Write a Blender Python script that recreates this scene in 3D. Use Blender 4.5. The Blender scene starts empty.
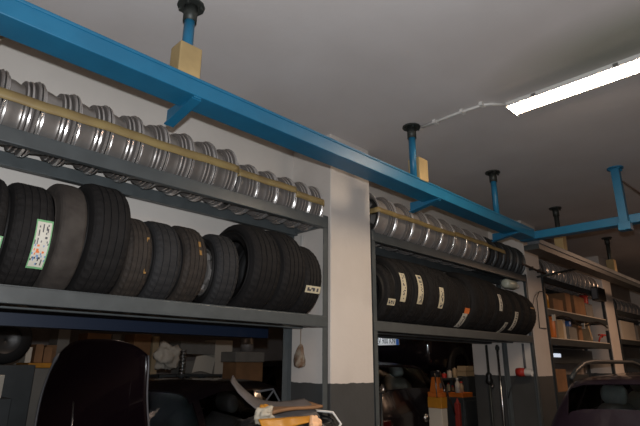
import bpy, math, random
from mathutils import Vector, Matrix, noise
R_ = random.Random(7)
S = bpy.context.scene
COL = S.collection
PI = math.pi

# ------------------------------------------------------------------ camera, world, exposure, lights
def make_camera():
    yaw, pitch, roll = (math.radians(a) for a in (44.77, 16.83, 0.41))
    F = Vector((math.sin(yaw)*math.cos(pitch), math.cos(yaw)*math.cos(pitch), math.sin(pitch)))
    R0 = Vector((math.cos(yaw), -math.sin(yaw), 0)); U0 = R0.cross(F)
    R = math.cos(roll)*R0 + math.sin(roll)*U0
    U = -math.sin(roll)*R0 + math.cos(roll)*U0
    cd = bpy.data.cameras.new('camera'); cd.sensor_width = 36; cd.lens = 492.1/640*36
    cd.clip_start = 0.05; cd.clip_end = 100
    co = bpy.data.objects.new('camera', cd); COL.objects.link(co)
    m = Matrix((R, U, -F)).transposed().to_4x4(); m.translation = (0, 0, 1.6)
    co.matrix_world = m; S.camera = co
    return F, R, U
CF, CR, CU = make_camera()
S.view_settings.view_transform = 'Standard'; S.view_settings.look = 'None'
S.view_settings.exposure = 0.0; S.view_settings.gamma = 1.0; S.view_settings.use_curve_mapping = False
w = bpy.data.worlds.new('world'); S.world = w; w.use_nodes = True
w.node_tree.nodes['Background'].inputs[0].default_value = (0.9, 0.7, 0.55, 1)
w.node_tree.nodes['Background'].inputs[1].default_value = 0.02

def light(name, kind, loc, energy, color, size=0.1, aim=None, size_y=None, spot=None):
    l = bpy.data.lights.new(name, kind); l.energy = energy; l.color = color
    if kind == 'AREA':
        l.size = size
        if size_y: l.shape = 'RECTANGLE'; l.size_y = size_y
    else: l.shadow_soft_size = size
    if spot: l.spot_size = math.radians(spot); l.spot_blend = 0.5
    o = bpy.data.objects.new(name, l); COL.objects.link(o); o.location = loc
    if aim is not None:
        o.rotation_euler = (Vector(aim)-Vector(loc)).to_track_quat('-Z', 'Y').to_euler()
    return o
# the camera's flash, just above the lens
fl = Vector((0, 0, 1.6)) + CU*0.125 + CF*0.03
light('camera_flash', 'SPOT', fl, 200, (0.93, 0.96, 1.0), 0.018, fl+CF, spot=105)
# the hall's other ceiling tubes, behind the camera
light('tube_light_hall', 'AREA', (0.3, -1.6, 3.22), 48, (1.0, 0.62, 0.42), 0.2, (0.3, -1.6, 0), 1.5)
light('tube_light_rear_bay', 'AREA', (8.6, 0.2, 3.22), 60, (1.0, 0.62, 0.40), 0.2, (8.6, 0.2, 0), 1.5)
light('lamp_store_room', 'AREA', (6.25, 3.45, 2.9), 6, (1.0, 0.66, 0.42), 0.25, (6.35, 3.75, 1.0))
light('lamp_store_left', 'AREA', (1.6, 4.6, 3.1), 3.5, (1.0, 0.75, 0.6), 0.5, (1.9, 4.9, 0))

# ------------------------------------------------------------------ materials
def mat(name, col, rough=0.6, metal=0.0, nscale=0, namt=0.0, bump=0.0, bscale=60, col2=None, spec=0.5, coat=0.0, emis=None, estr=0, trans=0.0):
    m = bpy.data.materials.new(name); m.use_nodes = True
    nt = m.node_tree; b = nt.nodes['Principled BSDF']
    b.inputs['Base Color'].default_value = (*col, 1); b.inputs['Roughness'].default_value = rough
    b.inputs['Metallic'].default_value = metal; b.inputs['Specular IOR Level'].default_value = spec
    b.inputs['Coat Weight'].default_value = coat; b.inputs['Transmission Weight'].default_value = trans
    if emis: b.inputs['Emission Color'].default_value = (*emis, 1); b.inputs['Emission Strength'].default_value = estr
    if nscale or bump:
        tc = nt.nodes.new('ShaderNodeTexCoord')
    if nscale:
        n = nt.nodes.new('ShaderNodeTexNoise'); n.inputs['Scale'].default_value = nscale; n.inputs['Detail'].default_value = 5
        nt.links.new(tc.outputs['Object'], n.inputs['Vector'])
        r = nt.nodes.new('ShaderNodeValToRGB')
        c2 = col2 or tuple(c*(1-namt) for c in col)
        r.color_ramp.elements[0].position = 0.35; r.color_ramp.elements[0].color = (*c2, 1)
        r.color_ramp.elements[1].position = 0.65; r.color_ramp.elements[1].color = (*col, 1)
        nt.links.new(n.outputs['Fac'], r.inputs['Fac']); nt.links.new(r.outputs['Color'], b.inputs['Base Color'])
    if bump:
        n2 = nt.nodes.new('ShaderNodeTexNoise'); n2.inputs['Scale'].default_value = bscale; n2.inputs['Detail'].default_value = 6
        nt.links.new(tc.outputs['Object'], n2.inputs['Vector'])
        bp = nt.nodes.new('ShaderNodeBump'); bp.inputs['Strength'].default_value = bump; bp.inputs['Distance'].default_value = 0.004
        nt.links.new(n2.outputs['Fac'], bp.inputs['Height']); nt.links.new(bp.outputs['Normal'], b.inputs['Normal'])
    return m
def wall_paint():
    """cream plaster above, grey painted wainscot below 1.455 m (a real two-tone paint job)"""
    m = mat('two_tone_wall_paint', (0.62, 0.57, 0.52), 0.75, bump=0.25, bscale=35)
    nt = m.node_tree; b = nt.nodes['Principled BSDF']
    g = nt.nodes.new('ShaderNodeNewGeometry'); sx = nt.nodes.new('ShaderNodeSeparateXYZ')
    nt.links.new(g.outputs['Position'], sx.inputs[0])
    n = nt.nodes.new('ShaderNodeTexNoise'); n.inputs['Scale'].default_value = 14; nt.links.new(g.outputs['Position'], n.inputs['Vector'])
    ma = nt.nodes.new('ShaderNodeMath'); ma.operation = 'MULTIPLY_ADD'; ma.inputs[1].default_value = 0.02
    nt.links.new(n.outputs['Fac'], ma.inputs[0]); nt.links.new(sx.outputs['Z'], ma.inputs[2])
    gt = nt.nodes.new('ShaderNodeMath'); gt.operation = 'GREATER_THAN'; gt.inputs[1].default_value = 1.464
    nt.links.new(ma.outputs[0], gt.inputs[0])
    n2 = nt.nodes.new('ShaderNodeTexNoise'); n2.inputs['Scale'].default_value = 2.2; n2.inputs['Detail'].default_value = 6
    nt.links.new(g.outputs['Position'], n2.inputs['Vector'])
    def ramp(c1, c2):
        r = nt.nodes.new('ShaderNodeValToRGB'); r.color_ramp.elements[0].position = .3; r.color_ramp.elements[1].position = .6
        r.color_ramp.elements[0].color = (*c1, 1); r.color_ramp.elements[1].color = (*c2, 1)
        nt.links.new(n2.outputs['Fac'], r.inputs['Fac']); return r
    up = ramp((0.60, 0.55, 0.50), (0.68, 0.63, 0.58)); lo = ramp((0.045, 0.045, 0.043), (0.062, 0.063, 0.062))
    mx = nt.nodes.new('ShaderNodeMix'); mx.data_type = 'RGBA'
    nt.links.new(gt.outputs[0], mx.inputs[0]); nt.links.new(lo.outputs[0], mx.inputs[6]); nt.links.new(up.outputs[0], mx.inputs[7])
    nt.links.new(mx.outputs[2], b.inputs['Base Color'])
    return m
def ceiling_paint():
    """off-white plaster with the shade of the lamp housing painted as a dark patch on its near side"""
    m = mat('ceiling_plaster', (0.56, 0.53, 0.51), 0.85, bump=0.3, bscale=25)
    nt = m.node_tree; b = nt.nodes['Principled BSDF']
    g = nt.nodes.new('ShaderNodeNewGeometry')
    n = nt.nodes.new('ShaderNodeTexNoise'); n.inputs['Scale'].default_value = 1.6; n.inputs['Detail'].default_value = 6
    nt.links.new(g.outputs['Position'], n.inputs['Vector'])
    r = nt.nodes.new('ShaderNodeValToRGB'); r.color_ramp.elements[0].position = .35; r.color_ramp.elements[1].position = .65
    r.color_ramp.elements[0].color = (0.57, 0.53, 0.51, 1); r.color_ramp.elements[1].color = (0.62, 0.585, 0.57, 1)
    nt.links.new(n.outputs['Fac'], r.inputs['Fac'])
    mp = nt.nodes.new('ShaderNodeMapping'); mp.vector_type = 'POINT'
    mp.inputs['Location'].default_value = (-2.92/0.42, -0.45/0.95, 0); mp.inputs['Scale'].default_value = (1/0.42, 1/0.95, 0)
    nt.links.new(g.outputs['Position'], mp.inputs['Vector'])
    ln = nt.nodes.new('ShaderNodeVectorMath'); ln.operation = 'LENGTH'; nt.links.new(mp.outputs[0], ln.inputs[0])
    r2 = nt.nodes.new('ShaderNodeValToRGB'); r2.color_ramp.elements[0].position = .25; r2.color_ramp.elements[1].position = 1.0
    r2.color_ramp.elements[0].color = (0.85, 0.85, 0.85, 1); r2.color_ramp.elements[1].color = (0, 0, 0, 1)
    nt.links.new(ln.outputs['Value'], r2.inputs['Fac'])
    mx = nt.nodes.new('ShaderNodeMix'); mx.data_type = 'RGBA'; mx.inputs[7].default_value = (0.25, 0.26, 0.21, 1)  # dark tone painted in for the lamp housing's shade
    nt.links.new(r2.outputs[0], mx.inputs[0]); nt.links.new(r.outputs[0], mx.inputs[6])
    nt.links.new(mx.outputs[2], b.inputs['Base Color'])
    return m
M = dict(
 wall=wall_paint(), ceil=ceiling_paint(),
 plaster=mat('cream_plaster', (0.66, 0.62, 0.57), 0.8, nscale=2, namt=.1, bump=.2),
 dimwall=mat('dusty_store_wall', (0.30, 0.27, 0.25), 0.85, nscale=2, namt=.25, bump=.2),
 floor=mat('worn_concrete', (0.16, 0.15, 0.14), 0.6, nscale=3, namt=.4, bump=.3),
 blue=mat('blue_gloss_paint', (0.014, 0.155, 0.29), 0.4, nscale=9, col2=(0.012, 0.135, 0.255), bump=.08),
 greybeam=mat('bare_grey_steel', (0.19, 0.205, 0.22), 0.45, metal=.1, nscale=8, namt=.3),
 rack=mat('grey_rack_paint', (0.085, 0.097, 0.10), 0.36, nscale=10, namt=.18, bump=.05),
 rackdark=mat('dark_rack_steel', (0.045, 0.052, 0.055), 0.45, nscale=10, namt=.2),
 dkmetal=mat('dark_flange_steel', (0.05, 0.055, 0.05), 0.5, metal=.5),
 wood=mat('raw_wood_block', (0.46, 0.33, 0.15), 0.7, nscale=6, namt=.25, bump=.2),
 tread=mat('black_rubber_tread', (0.012, 0.0108, 0.0104), 0.8, nscale=14, col2=(0.008, 0.0072, 0.007), bump=.3, spec=.3),
 brown=mat('dusty_brown_rubber', (0.032, 0.024, 0.018), 0.8, nscale=16, col2=(0.018, 0.014, 0.011), bump=.3),
 worn=mat('worn_grey_rubber', (0.052, 0.044, 0.037), 0.85, nscale=12, col2=(0.030, 0.024, 0.020), bump=.5, bscale=20),
 grey=mat('blue_grey_rubber', (0.020, 0.020, 0.021), 0.8, nscale=14, namt=.3, bump=.3),
 side=mat('black_rubber_sidewall', (0.009, 0.0085, 0.0085), 0.65, bump=.15, spec=.3),
 alloy=mat('silver_alloy', (0.50, 0.47, 0.44), 0.30, metal=.72, nscale=12, namt=.2),
 ridge_glint=mat('rim_ridge_glint', (0.70, 0.67, 0.64), 0.25, metal=.75), groove_shade=mat('rim_groove_shade', (0.14, 0.125, 0.115), 0.5),  # rim ridges coloured brighter as glints, grooves darker as the shade between them
 trimg=mat('scuffed_grey_trim', (0.095, 0.082, 0.078), 0.6, nscale=12, col2=(0.065, 0.056, 0.052)), alloym=mat('matt_cast_alloy', (0.50, 0.455, 0.42), 0.4, metal=.35, nscale=12, namt=.2), alloyd=mat('dull_grey_alloy', (0.34, 0.315, 0.295), 0.42, metal=.4, nscale=10, namt=.3),
 steelb=mat('black_steel_rim', (0.05, 0.048, 0.046), 0.42, metal=.4),
 tape=mat('yellowed_tape', (0.34, 0.25, 0.10), 0.5, nscale=9, col2=(0.27, 0.19, 0.08)),
 paper=mat('white_label_paper', (0.62, 0.60, 0.52), 0.5), papery=mat('cream_label_paper', (0.60, 0.55, 0.40), 0.55),
 green=mat('label_green', (0.18, 0.42, 0.20), 0.5), lblue=mat('label_blue', (0.18, 0.30, 0.50), 0.5),
 orange=mat('label_orange', (0.75, 0.20, 0.05), 0.5), ink=mat('label_ink', (0.06, 0.06, 0.07), 0.5),
 gold=mat('golden_crayon_mark', (0.30, 0.16, 0.04), 0.6),
 white=mat('white_plastic', (0.7, 0.68, 0.64), 0.4), diff=mat('lit_diffuser', (1, 1, 1), 0.5, emis=(1.0, 0.80, 0.60), estr=60),
 black=mat('black_plastic', (0.012, 0.012, 0.012), 0.4), cable=mat('brown_cable', (0.06, 0.035, 0.025), 0.6),
 cream=mat('cream_cable', (0.42, 0.38, 0.30), 0.6),
 card=mat('brown_cardboard', (0.26, 0.135, 0.06), 0.8, nscale=5, namt=.3), cardl=mat('light_cardboard', (0.42, 0.32, 0.19), 0.8, nscale=5, namt=.2),
 greybox=mat('grey_carton', (0.20, 0.19, 0.17), 0.8, nscale=5, namt=.2), whitebox=mat('white_carton', (0.55, 0.50, 0.42), 0.75),
 yellow=mat('yellow_film', (0.55, 0.24, 0.02), 0.4, nscale=8, namt=.2), orangep=mat('orange_plastic', (0.62, 0.16, 0.02), 0.45, nscale=6, namt=.2),
 redp=mat('red_plastic', (0.45, 0.03, 0.02), 0.45), redw=mat('red_worn_paint', (0.35, 0.04, 0.03), 0.5, nscale=8, namt=.4),
 sack=mat('grey_sackcloth', (0.30, 0.27, 0.23), 0.9, nscale=8, namt=.3, bump=.5, bscale=12),
 rag=mat('brown_rag', (0.34, 0.30, 0.23), 0.95, nscale=20, col2=(0.16, 0.07, 0.03), bump=.7, bscale=30),
 bluep=mat('blue_plastic', (0.03, 0.10, 0.30), 0.4), steel=mat('shiny_steel', (0.55, 0.55, 0.55), 0.25, metal=1.0),
 greyp=mat('grey_plastic', (0.16, 0.16, 0.17), 0.5, nscale=6, namt=.15), clearp=mat('milky_plastic', (0.50, 0.54, 0.46), 0.3, spec=.5),
 carblack=mat('black_car_paint', (0.006, 0.004, 0.006), 0.22, coat=.6), carmaroon=mat('dark_maroon_car_paint', (0.007, 0.003, 0.005), 0.25, coat=.6),
 carpurple=mat('dark_purple_car_paint', (0.022, 0.014, 0.023), 0.3, coat=.6),
 glass=mat('tinted_car_glass', (0.75, 0.82, 0.80), 0.03, trans=1.0), seat=mat('grey_seat_cloth', (0.03, 0.03, 0.034), 0.9, bump=.3),
 navy=mat('navy_paint', (0.004, 0.013, 0.036), 0.5),
 seatl=mat('light_grey_seat_cloth', (0.42, 0.44, 0.44), 0.9, bump=.3),
 lens=mat('red_lamp_lens', (0.06, 0.004, 0.004), 0.2), platew=mat('plate_white', (0.8, 0.8, 0.8), 0.4), plateb=mat('plate_blue', (0.02, 0.16, 0.65), 0.4),
 screen=mat('lit_display', (0.8, 0.85, 0.9), 0.4, emis=(0.75, 0.85, 1.0), estr=0.75), led=mat('lit_orange_display', (0.8, 0.1, 0.02), 0.4, emis=(1.0, 0.12, 0.03), estr=0.35),
)
M['glass'].node_tree.nodes['Principled BSDF'].inputs['IOR'].default_value = 1.2

# ------------------------------------------------------------------ geometry collector
class G:
    def __init__(s): s.v = []; s.f = []; s.m = []
    def add(s, v, f, mi=0):
        n = len(s.v); s.v += [tuple(p) for p in v]; s.f += [tuple(i+n for i in q) for q in f]; s.m += [mi]*len(f); return s
    def box(s, x0, x1, y0, y1, z0, z1, mi=0, rot=None, c=None):
        v = [Vector((x, y, z)) for x in (x0, x1) for y in (y0, y1) for z in (z0, z1)]
        if rot is not None:
            c = Vector(c) if c is not None else Vector(((x0+x1)/2, (y0+y1)/2, (z0+z1)/2))
            v = [c + rot @ (p-c) for p in v]
        return s.add(v, [(0,1,3,2),(4,6,7,5),(0,4,5,1),(2,3,7,6),(0,2,6,4),(1,5,7,3)], mi)
    def tube(s, pts, r, n=10, mi=0, cap=True):
        pts = [Vector(p) for p in pts]; rs = r if isinstance(r, (list, tuple)) else [r]*len(pts)
        v = []; f = []; prev = None
        for i, p in enumerate(pts):
            d = (pts[min(i+1, len(pts)-1)]-pts[max(i-1, 0)]).normalized()
            if prev is None:
                a = Vector((0, 0, 1)) if abs(d.z) < .9 else Vector((1, 0, 0)); prev = d.cross(a).normalized()
            u = (prev - d*prev.dot(d)).normalized(); w_ = d.cross(u); prev = u
            v += [p + (u*math.cos(2*PI*k/n) + w_*math.sin(2*PI*k/n))*rs[i] for k in range(n)]
        for i in range(len(pts)-1):
            f += [(i*n+k, i*n+(k+1)%n, (i+1)*n+(k+1)%n, (i+1)*n+k) for k in range(n)]
        if cap: f += [tuple(range(n))[::-1], tuple((len(pts)-1)*n+k for k in range(n))]
        return s.add(v, f, mi)
    def lathe(s, prof, axis='Z', n=32, c=(0, 0, 0), mi=0, closed=False, fn=None):
        """prof: (along, radius)"""
        v = []; c = Vector(c)
        for k in range(n):
            a = 2*PI*k/n
            for j, (h, r) in enumerate(prof):
                if fn: r = fn(k, j, r)
                p = (r*math.cos(a), r*math.sin(a), h) if axis == 'Z' else ((h, r*math.cos(a), r*math.sin(a)) if axis == 'X' else (r*math.cos(a), h, r*math.sin(a)))
                v.append(c+Vector(p))
        m = len(prof); f = []
        for k in range(n):
            k2 = (k+1) % n
            for j in range(m if closed else m-1):
                j2 = (j+1) % m
                f.append((k*m+j, k2*m+j, k2*m+j2, k*m+j2))
        return s.add(v, f, mi)
    def grid(s, fn, nu, nv, mi=0, mf=None):
        v = [fn(i/nu, j/nv) for i in range(nu+1) for j in range(nv+1)]
        f = []; ms = []
        for i in range(nu):
            for j in range(nv):
                f.append((i*(nv+1)+j, (i+1)*(nv+1)+j, (i+1)*(nv+1)+j+1, i*(nv+1)+j+1)); ms.append(mf(i, j) if mf else mi)
        n = len(s.v); s.v += [tuple(p) for p in v]; s.f += [tuple(a+n for a in q) for q in f]; s.m += ms; return s
def base_of(g):
    xs = [p[0] for p in g.v]; ys = [p[1] for p in g.v]; zs = [p[2] for p in g.v]
    return Vector(((min(xs)+max(xs))/2, (min(ys)+max(ys))/2, min(zs)))
def build(name, g, mats, parent=None, smooth=False, bevel=0, solid=0, subd=0, origin=None, world=True):
    """world=True: the vertices are in world metres; the mesh is moved to its parent's (or its own) base"""
    if not isinstance(mats, (list, tuple)): mats = [mats]
    off = Vector((0, 0, 0))
    if world:
        if parent is None: off = base_of(g) if origin is None else Vector(origin)
        else:
            p = parent
            while p is not None: off += p.location; p = p.parent
    me = bpy.data.meshes.new(name); me.from_pydata([(a-off.x, b-off.y, c-off.z) for a, b, c in g.v], [], g.f)
    for m_ in mats: me.materials.append(m_)
    me.polygons.foreach_set('material_index', g.m)
    if smooth: me.polygons.foreach_set('use_smooth', [True]*len(g.f))
    me.update()
    o = bpy.data.objects.new(name, me); COL.objects.link(o)
    if parent is None: o.location = off
    else: o.parent = parent
    if solid: md = o.modifiers.new('thickness', 'SOLIDIFY'); md.thickness = solid; md.offset = 0
    if subd: md = o.modifiers.new('smooth', 'SUBSURF'); md.levels = subd; md.render_levels = subd
    if bevel:
        md = o.modifiers.new('bevel', 'BEVEL'); md.width = bevel; md.segments = 2; md.limit_method = 'ANGLE'; md.angle_limit = math.radians(40)
    return o
def tag(o, label=None, cat=None, group=None, kind=None):
    if label: o['label'] = label
    if cat: o['category'] = cat
    if group: o['group'] = group
    if kind: o['kind'] = kind
    return o
def thing(name, loc, label, cat, group=None, rot=(0, 0, 0)):
    o = bpy.data.objects.new(name, None); COL.objects.link(o); o.location = loc; o.rotation_euler = rot; o.empty_display_size = .1
    return tag(o, label, cat, group)
def box(*a, **k): return G().box(*a, **k)
def rz(a): return Matrix.Rotation(a, 3, 'Z')
def struct(name, g, m, **k): return tag(build(name, g, m, **k), kind='structure')
def at(x, y, Y):
    """world point at depth Y (metres toward the wall) under a pixel of the photograph, used to measure where things stand"""
    d = CF*492.1 + CR*(x-320) - CU*(y-213)
    return Vector((0, 0, 1.6)) + d*(Y/d.y)
H = 3.36
# ------------------------------------------------------------------ the setting

struct('floor', box(-4, 17, -5, 9, -.1, 0), M['floor'])
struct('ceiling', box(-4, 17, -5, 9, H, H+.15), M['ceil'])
struct('wall_left', box(-4.15, -4, -5, 9, 0, H), M['plaster'])
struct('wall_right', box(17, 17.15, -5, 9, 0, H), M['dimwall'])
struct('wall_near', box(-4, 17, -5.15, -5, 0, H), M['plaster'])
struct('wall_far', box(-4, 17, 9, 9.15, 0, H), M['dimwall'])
# infill wall over the bay openings and the pillars between the bays
PX = [(-0.93, -0.45, 3.0), (2.594, 3.068, 3.0), (6.11, 6.55, 3.32), (9.15, 9.6, 3.1), (12.7, 13.15, 3.1)]
for i, (a, b, yb) in enumerate(PX):
    tag(struct('pillar', box(a, b, 2.5, yb, 0, H), M['wall'], bevel=.006), ['cream pillar with grey lower part, out of frame on the left', 'wide cream pillar with grey lower half between the two big racks', 'cream pillar with grey lower half and a wire hook, right of the second rack', 'far cream pillar with a black box near its top', 'farthest cream pillar beyond the fourth bay'][i])
for i in range(4):
    a, b = PX[i][1], PX[i+1][0]
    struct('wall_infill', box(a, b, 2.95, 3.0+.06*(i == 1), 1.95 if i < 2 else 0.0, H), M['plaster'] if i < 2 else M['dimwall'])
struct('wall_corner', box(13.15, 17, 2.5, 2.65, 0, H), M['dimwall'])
struct('trim_1', box(-.45, 2.594, 3.2, 3.32, at(99, 330, 3.2).z, 1.95), M['navy'])
struct('trim_2', box(3.068, 6.11, 3.04, 3.14, 1.83, 1.95), M['rackdark'])

# ------------------------------------------------------------------ overhead blue beam
bz0, bz1, by0, by1 = 2.832, 2.914, 1.93, 2.085
def channel(g, x0, x1):
    g.box(x0, x1, by0, by1, bz0, bz1)
    g.box(x0, x1, by0-.006, by0+.02, bz1-.004, bz1+.012)
bm = thing('blue_beam', (2.4, 2.0, bz0), 'long blue painted steel beam running below the ceiling along the racks', 'beam')
g = G(); channel(g, -1.2, 5.03); build('beam_tube', g, M['blue'], bm, bevel=.004)
for k, x in enumerate((1.075, 3.24, 4.66)):
    g = G().add([(a, b, c) for a in (x-.02, x+.02) for b, c in ((by0+.005, bz0-.001), (by0+.005, bz0-.008), (2.20, bz0-.05), (2.20, bz0+.02), (by1+.01, bz0+.02), (by1+.01, bz0-.001))],
        [(0, 1, 2, 3, 4, 5), (11, 10, 9, 8, 7, 6)] + [(i, i+6, (i+1) % 6+6, (i+1) % 6) for i in range(6)])
    build('bracket_arm', g, M['blue'], bm)
    build('bracket_foot', box(x-.026, x+.026, by0+.01, 2.21, bz0-.06, bz0-.052, rot=Matrix.Rotation(-.17, 3, 'X'), c=(x, 2.21, bz0-.056)), M['blue'], bm)
cb = thing('blue_cross_beam', (5.03, .4, bz0), 'blue steel crossbeam leaving the corner of the long beam to the right', 'beam')
build('beam_tube', box(5.03, 5.13, -1.6, 2.09, bz0-.005, bz0+.075), M['blue'], cb, bevel=.004)
gb = thing('grey_beam', (7.6, 2.0, 2.77), 'unpainted grey steel beam continuing past the blue corner', 'beam')
build('beam_tube', box(5.14, 12.4, by0, 2.06, 2.80, 2.85), M['greybeam'], gb, bevel=.003)
build('lower_flange', box(5.14, 12.4, by0+.012, 2.1, 2.745, 2.799), M['rackdark'], gb)

postlab = ['blue ceiling post with tan block, nearest, at top left', 'blue ceiling post with tan block above the middle of the beam', 'slim blue ceiling post without a block, near the beam corner', 'short dark ceiling post behind the crossbeam on the grey beam', 'thick blue ceiling post holding the crossbeam on the right', 'farthest dark ceiling post on the grey beam at far right']
PO = [(1.02, 1.985, 2.914, True), (2.95, 1.97, 2.914, True), (4.29, 1.97, 2.914, False), (5.88, 1.98, 2.85, True), (4.985, 1.10, 2.80, False), (7.87, 2.0, 2.85, True)]
for i, (x, y, zb, blk) in enumerate(PO):
    t = thing('ceiling_post', (x, y, zb), postlab[i], 'post', 'posts hanging from the ceiling above the beams')
    r = .027 if i != 4 else .034
    build('pole', G().box(x-r, x+r, y-r, y+r, zb, H-.012) if i == 4 else G().tube([(x, y, zb), (x, y, H-.012)], r, 16), M['blue'] if i not in (3, 5) else M['dkmetal'], t, smooth=(i != 4))
    g = G().lathe([(H-.012, .001), (H-.012, .07), (H-.0005, .07), (H-.0005, .001)], 'Z', 12, c=(x, y, 0))
    for sx in (-.038, .038):
        for sy in (-.038, .038): g.tube([(x+sx, y+sy, H-.03), (x+sx, y+sy, H-.012)], .009, 6)
    build('ceiling_plate', g, M['dkmetal'] if i != 4 else M['blue'], t)
    if i != 4: build('sleeve', G().tube([(x, y, H-.10), (x, y, H-.012)], r+.008, 16), M['dkmetal'], t, smooth=True)
    if blk:
        bx = x+(.0, .065, 0, .02, 0, .02)[i]
        build('block', box(bx-.06, bx+.06, y-.05, y+.05, zb, zb+.185), M['wood'], t, bevel=.006)
    if i == 4: build('clamp_plate', box(x-.045, x+.044, y-.05, y+.05, 2.755, 2.825), M['blue'], t, bevel=.003)

# ------------------------------------------------------------------ ceiling lamp, conduit, cables
lx0, lx1, ly1, ly0 = 3.115, 3.275, 1.27, -.30
t = thing('fluorescent_lamp', ((lx0+lx1)/2, .45, 3.27), 'long lit fluorescent batten lamp on the ceiling at upper right', 'lamp')
g = G()
prof = [(lx0+.004, 3.337), (lx0+.006, 3.331), (lx0+.022, 3.324), (lx0+.05, 3.320), (lx1-.05, 3.320), (lx1-.022, 3.324), (lx1-.006, 3.331), (lx1-.004, 3.337)]
g.grid(lambda u, v: (prof[round(u*7)][0], ly0+(ly1-ly0)*v, prof[round(u*7)][1]), 7, 1)
for yy in (ly0, ly1):
    n = len(g.v); g.v += [(a, yy, b) for a, b in prof]; g.f.append(tuple(range(n, n+8))); g.m.append(0)
build('diffuser', g, M['diff'], t)
g = G().box(lx0-.012, lx1+.012, ly0-.012, ly1+.012, 3.338, H-.001); g.box(lx0-.012, lx0+.002, ly0-.012, ly1+.012, 3.331, 3.3375); g.box(lx1-.002, lx1+.012, ly0-.012, ly1+.012, 3.331, 3.3375)
build('housing', g, M['white'], t)
for yy in (ly0-.014, ly1+.002): build('end_cap', box(lx0-.012, lx1+.012, yy, yy+.012, 3.318, 3.3375), M['white'], t)
for k in range(3):
    build('clip', box(lx0-.017, lx0-.0125, ly1-.2-.5*k, ly1-.17-.5*k, 3.332, 3.352), M['steel'], t)
t = thing('conduit', (3.0, 1.5, H-.03), 'thin white cable conduit on the ceiling from the second post to the lamp', 'conduit')
zc = H-.013
build('pipe', G().tube([(2.99, 1.90, zc), (2.985, 1.6, zc), (3.0, 1.40, zc), (3.03, 1.35, zc), (3.11, 1.283, zc)], .011, 10), M['white'], t, smooth=True)
for yy in (1.78, 1.55, 1.40): build('saddle', box(2.965, 3.02, yy-.012, yy+.012, H-.028, H-.001), M['white'], t)
tag(build('cable', G().tube([(5.0, 1.06, 3.22), (5.3, .95, 3.1), (5.7, .80, 3.02), (6.4, .55, 3.0), (7.2, .2, 3.12)], .007, 8), M['cable'], smooth=True), 'brown cable sagging to the right from the thick blue post', 'cable')
tag(build('ceiling_cable', G().tube([(6.0, .9, H-.01), (8.0, .9, H-.01), (11, .8, H-.01)], .008, 8), M['cable'], smooth=True), 'thin dark cable running along the ceiling at far right', 'cable')
t = thing('cable_bundle', (.25, 2.42, 2.86), 'bundle of cream cables hanging behind the beam at top left', 'cable')
for k in range(4):
    o = .022*k
    pts = [(.36+o, 2.12, 3.02+o*.5), (.34+o, 2.25, 3.06), (.28+o, 2.38, 3.03), (.22+o*.6, 2.41, 2.95), (.17+o*.5, 2.42, 2.84), (.16+o*.3, 2.42, 2.70)]
    build('strand', G().tube(pts, .009, 8), M['cream'], t, smooth=True)

# ------------------------------------------------------------------ racks
def rack(x0, x1, levels, label, rear_y=2.84, top=None, post_m='rack'):
    t = thing('tyre_rack', ((x0+x1)/2, 2.68, 0), label, 'rack', 'grey steel tyre racks between the pillars')
    ztop = top or levels[-1]+.02
    for x, px in ((x0, 1), (x1, -1)):
        for y in (2.5, rear_y):
            if y == 2.5:
                g = G().box(min(x, x+px*.05), max(x, x+px*.05), y, y+.006, 0, ztop); g.box(min(x, x+px*.006), max(x, x+px*.006), y, y+.05, 0, ztop)
            else:
                if px < 0 and x1 < 3: x -= .035
                g = G().box(min(x, x+px*.05), max(x, x+px*.05), y+.04, y+.046, 0, ztop); g.box(min(x, x+px*.006), max(x, x+px*.006), y, y+.046, 0, ztop)
            build('post', g, M[post_m], t, bevel=.0015)
    for k, z in enumerate(levels):
        build('front_beam', box(x0+.008, x1-.008, 2.496, 2.536, z-.075, z), M[post_m], t, bevel=.004)
        yr = rear_y-(.08 if z == 1.91 else 0)
        build('rear_beam', box(x0+.008, x1-.008, yr-.01, yr+.03, z-.075, z), M[post_m], t, bevel=.004)
        for x in (x0+.01, x1-.04):
            build('end_beam', box(x, x+.03, 2.537, yr-.012, z-.06, z-.02), M[post_m], t)
        build('lip', box(x0+.008, x1-.008, 2.509, 2.519, z+.0006, z+.006), M[post_m], t)
    return t
rack(-.42, 2.568, [1.91, 2.637], 'large grey steel rack with eleven tyres, left of the wide cream pillar')
rack(3.078, 6.10, [1.91, 2.637], 'grey steel rack right of the wide cream pillar, tyres with long labels')

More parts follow.
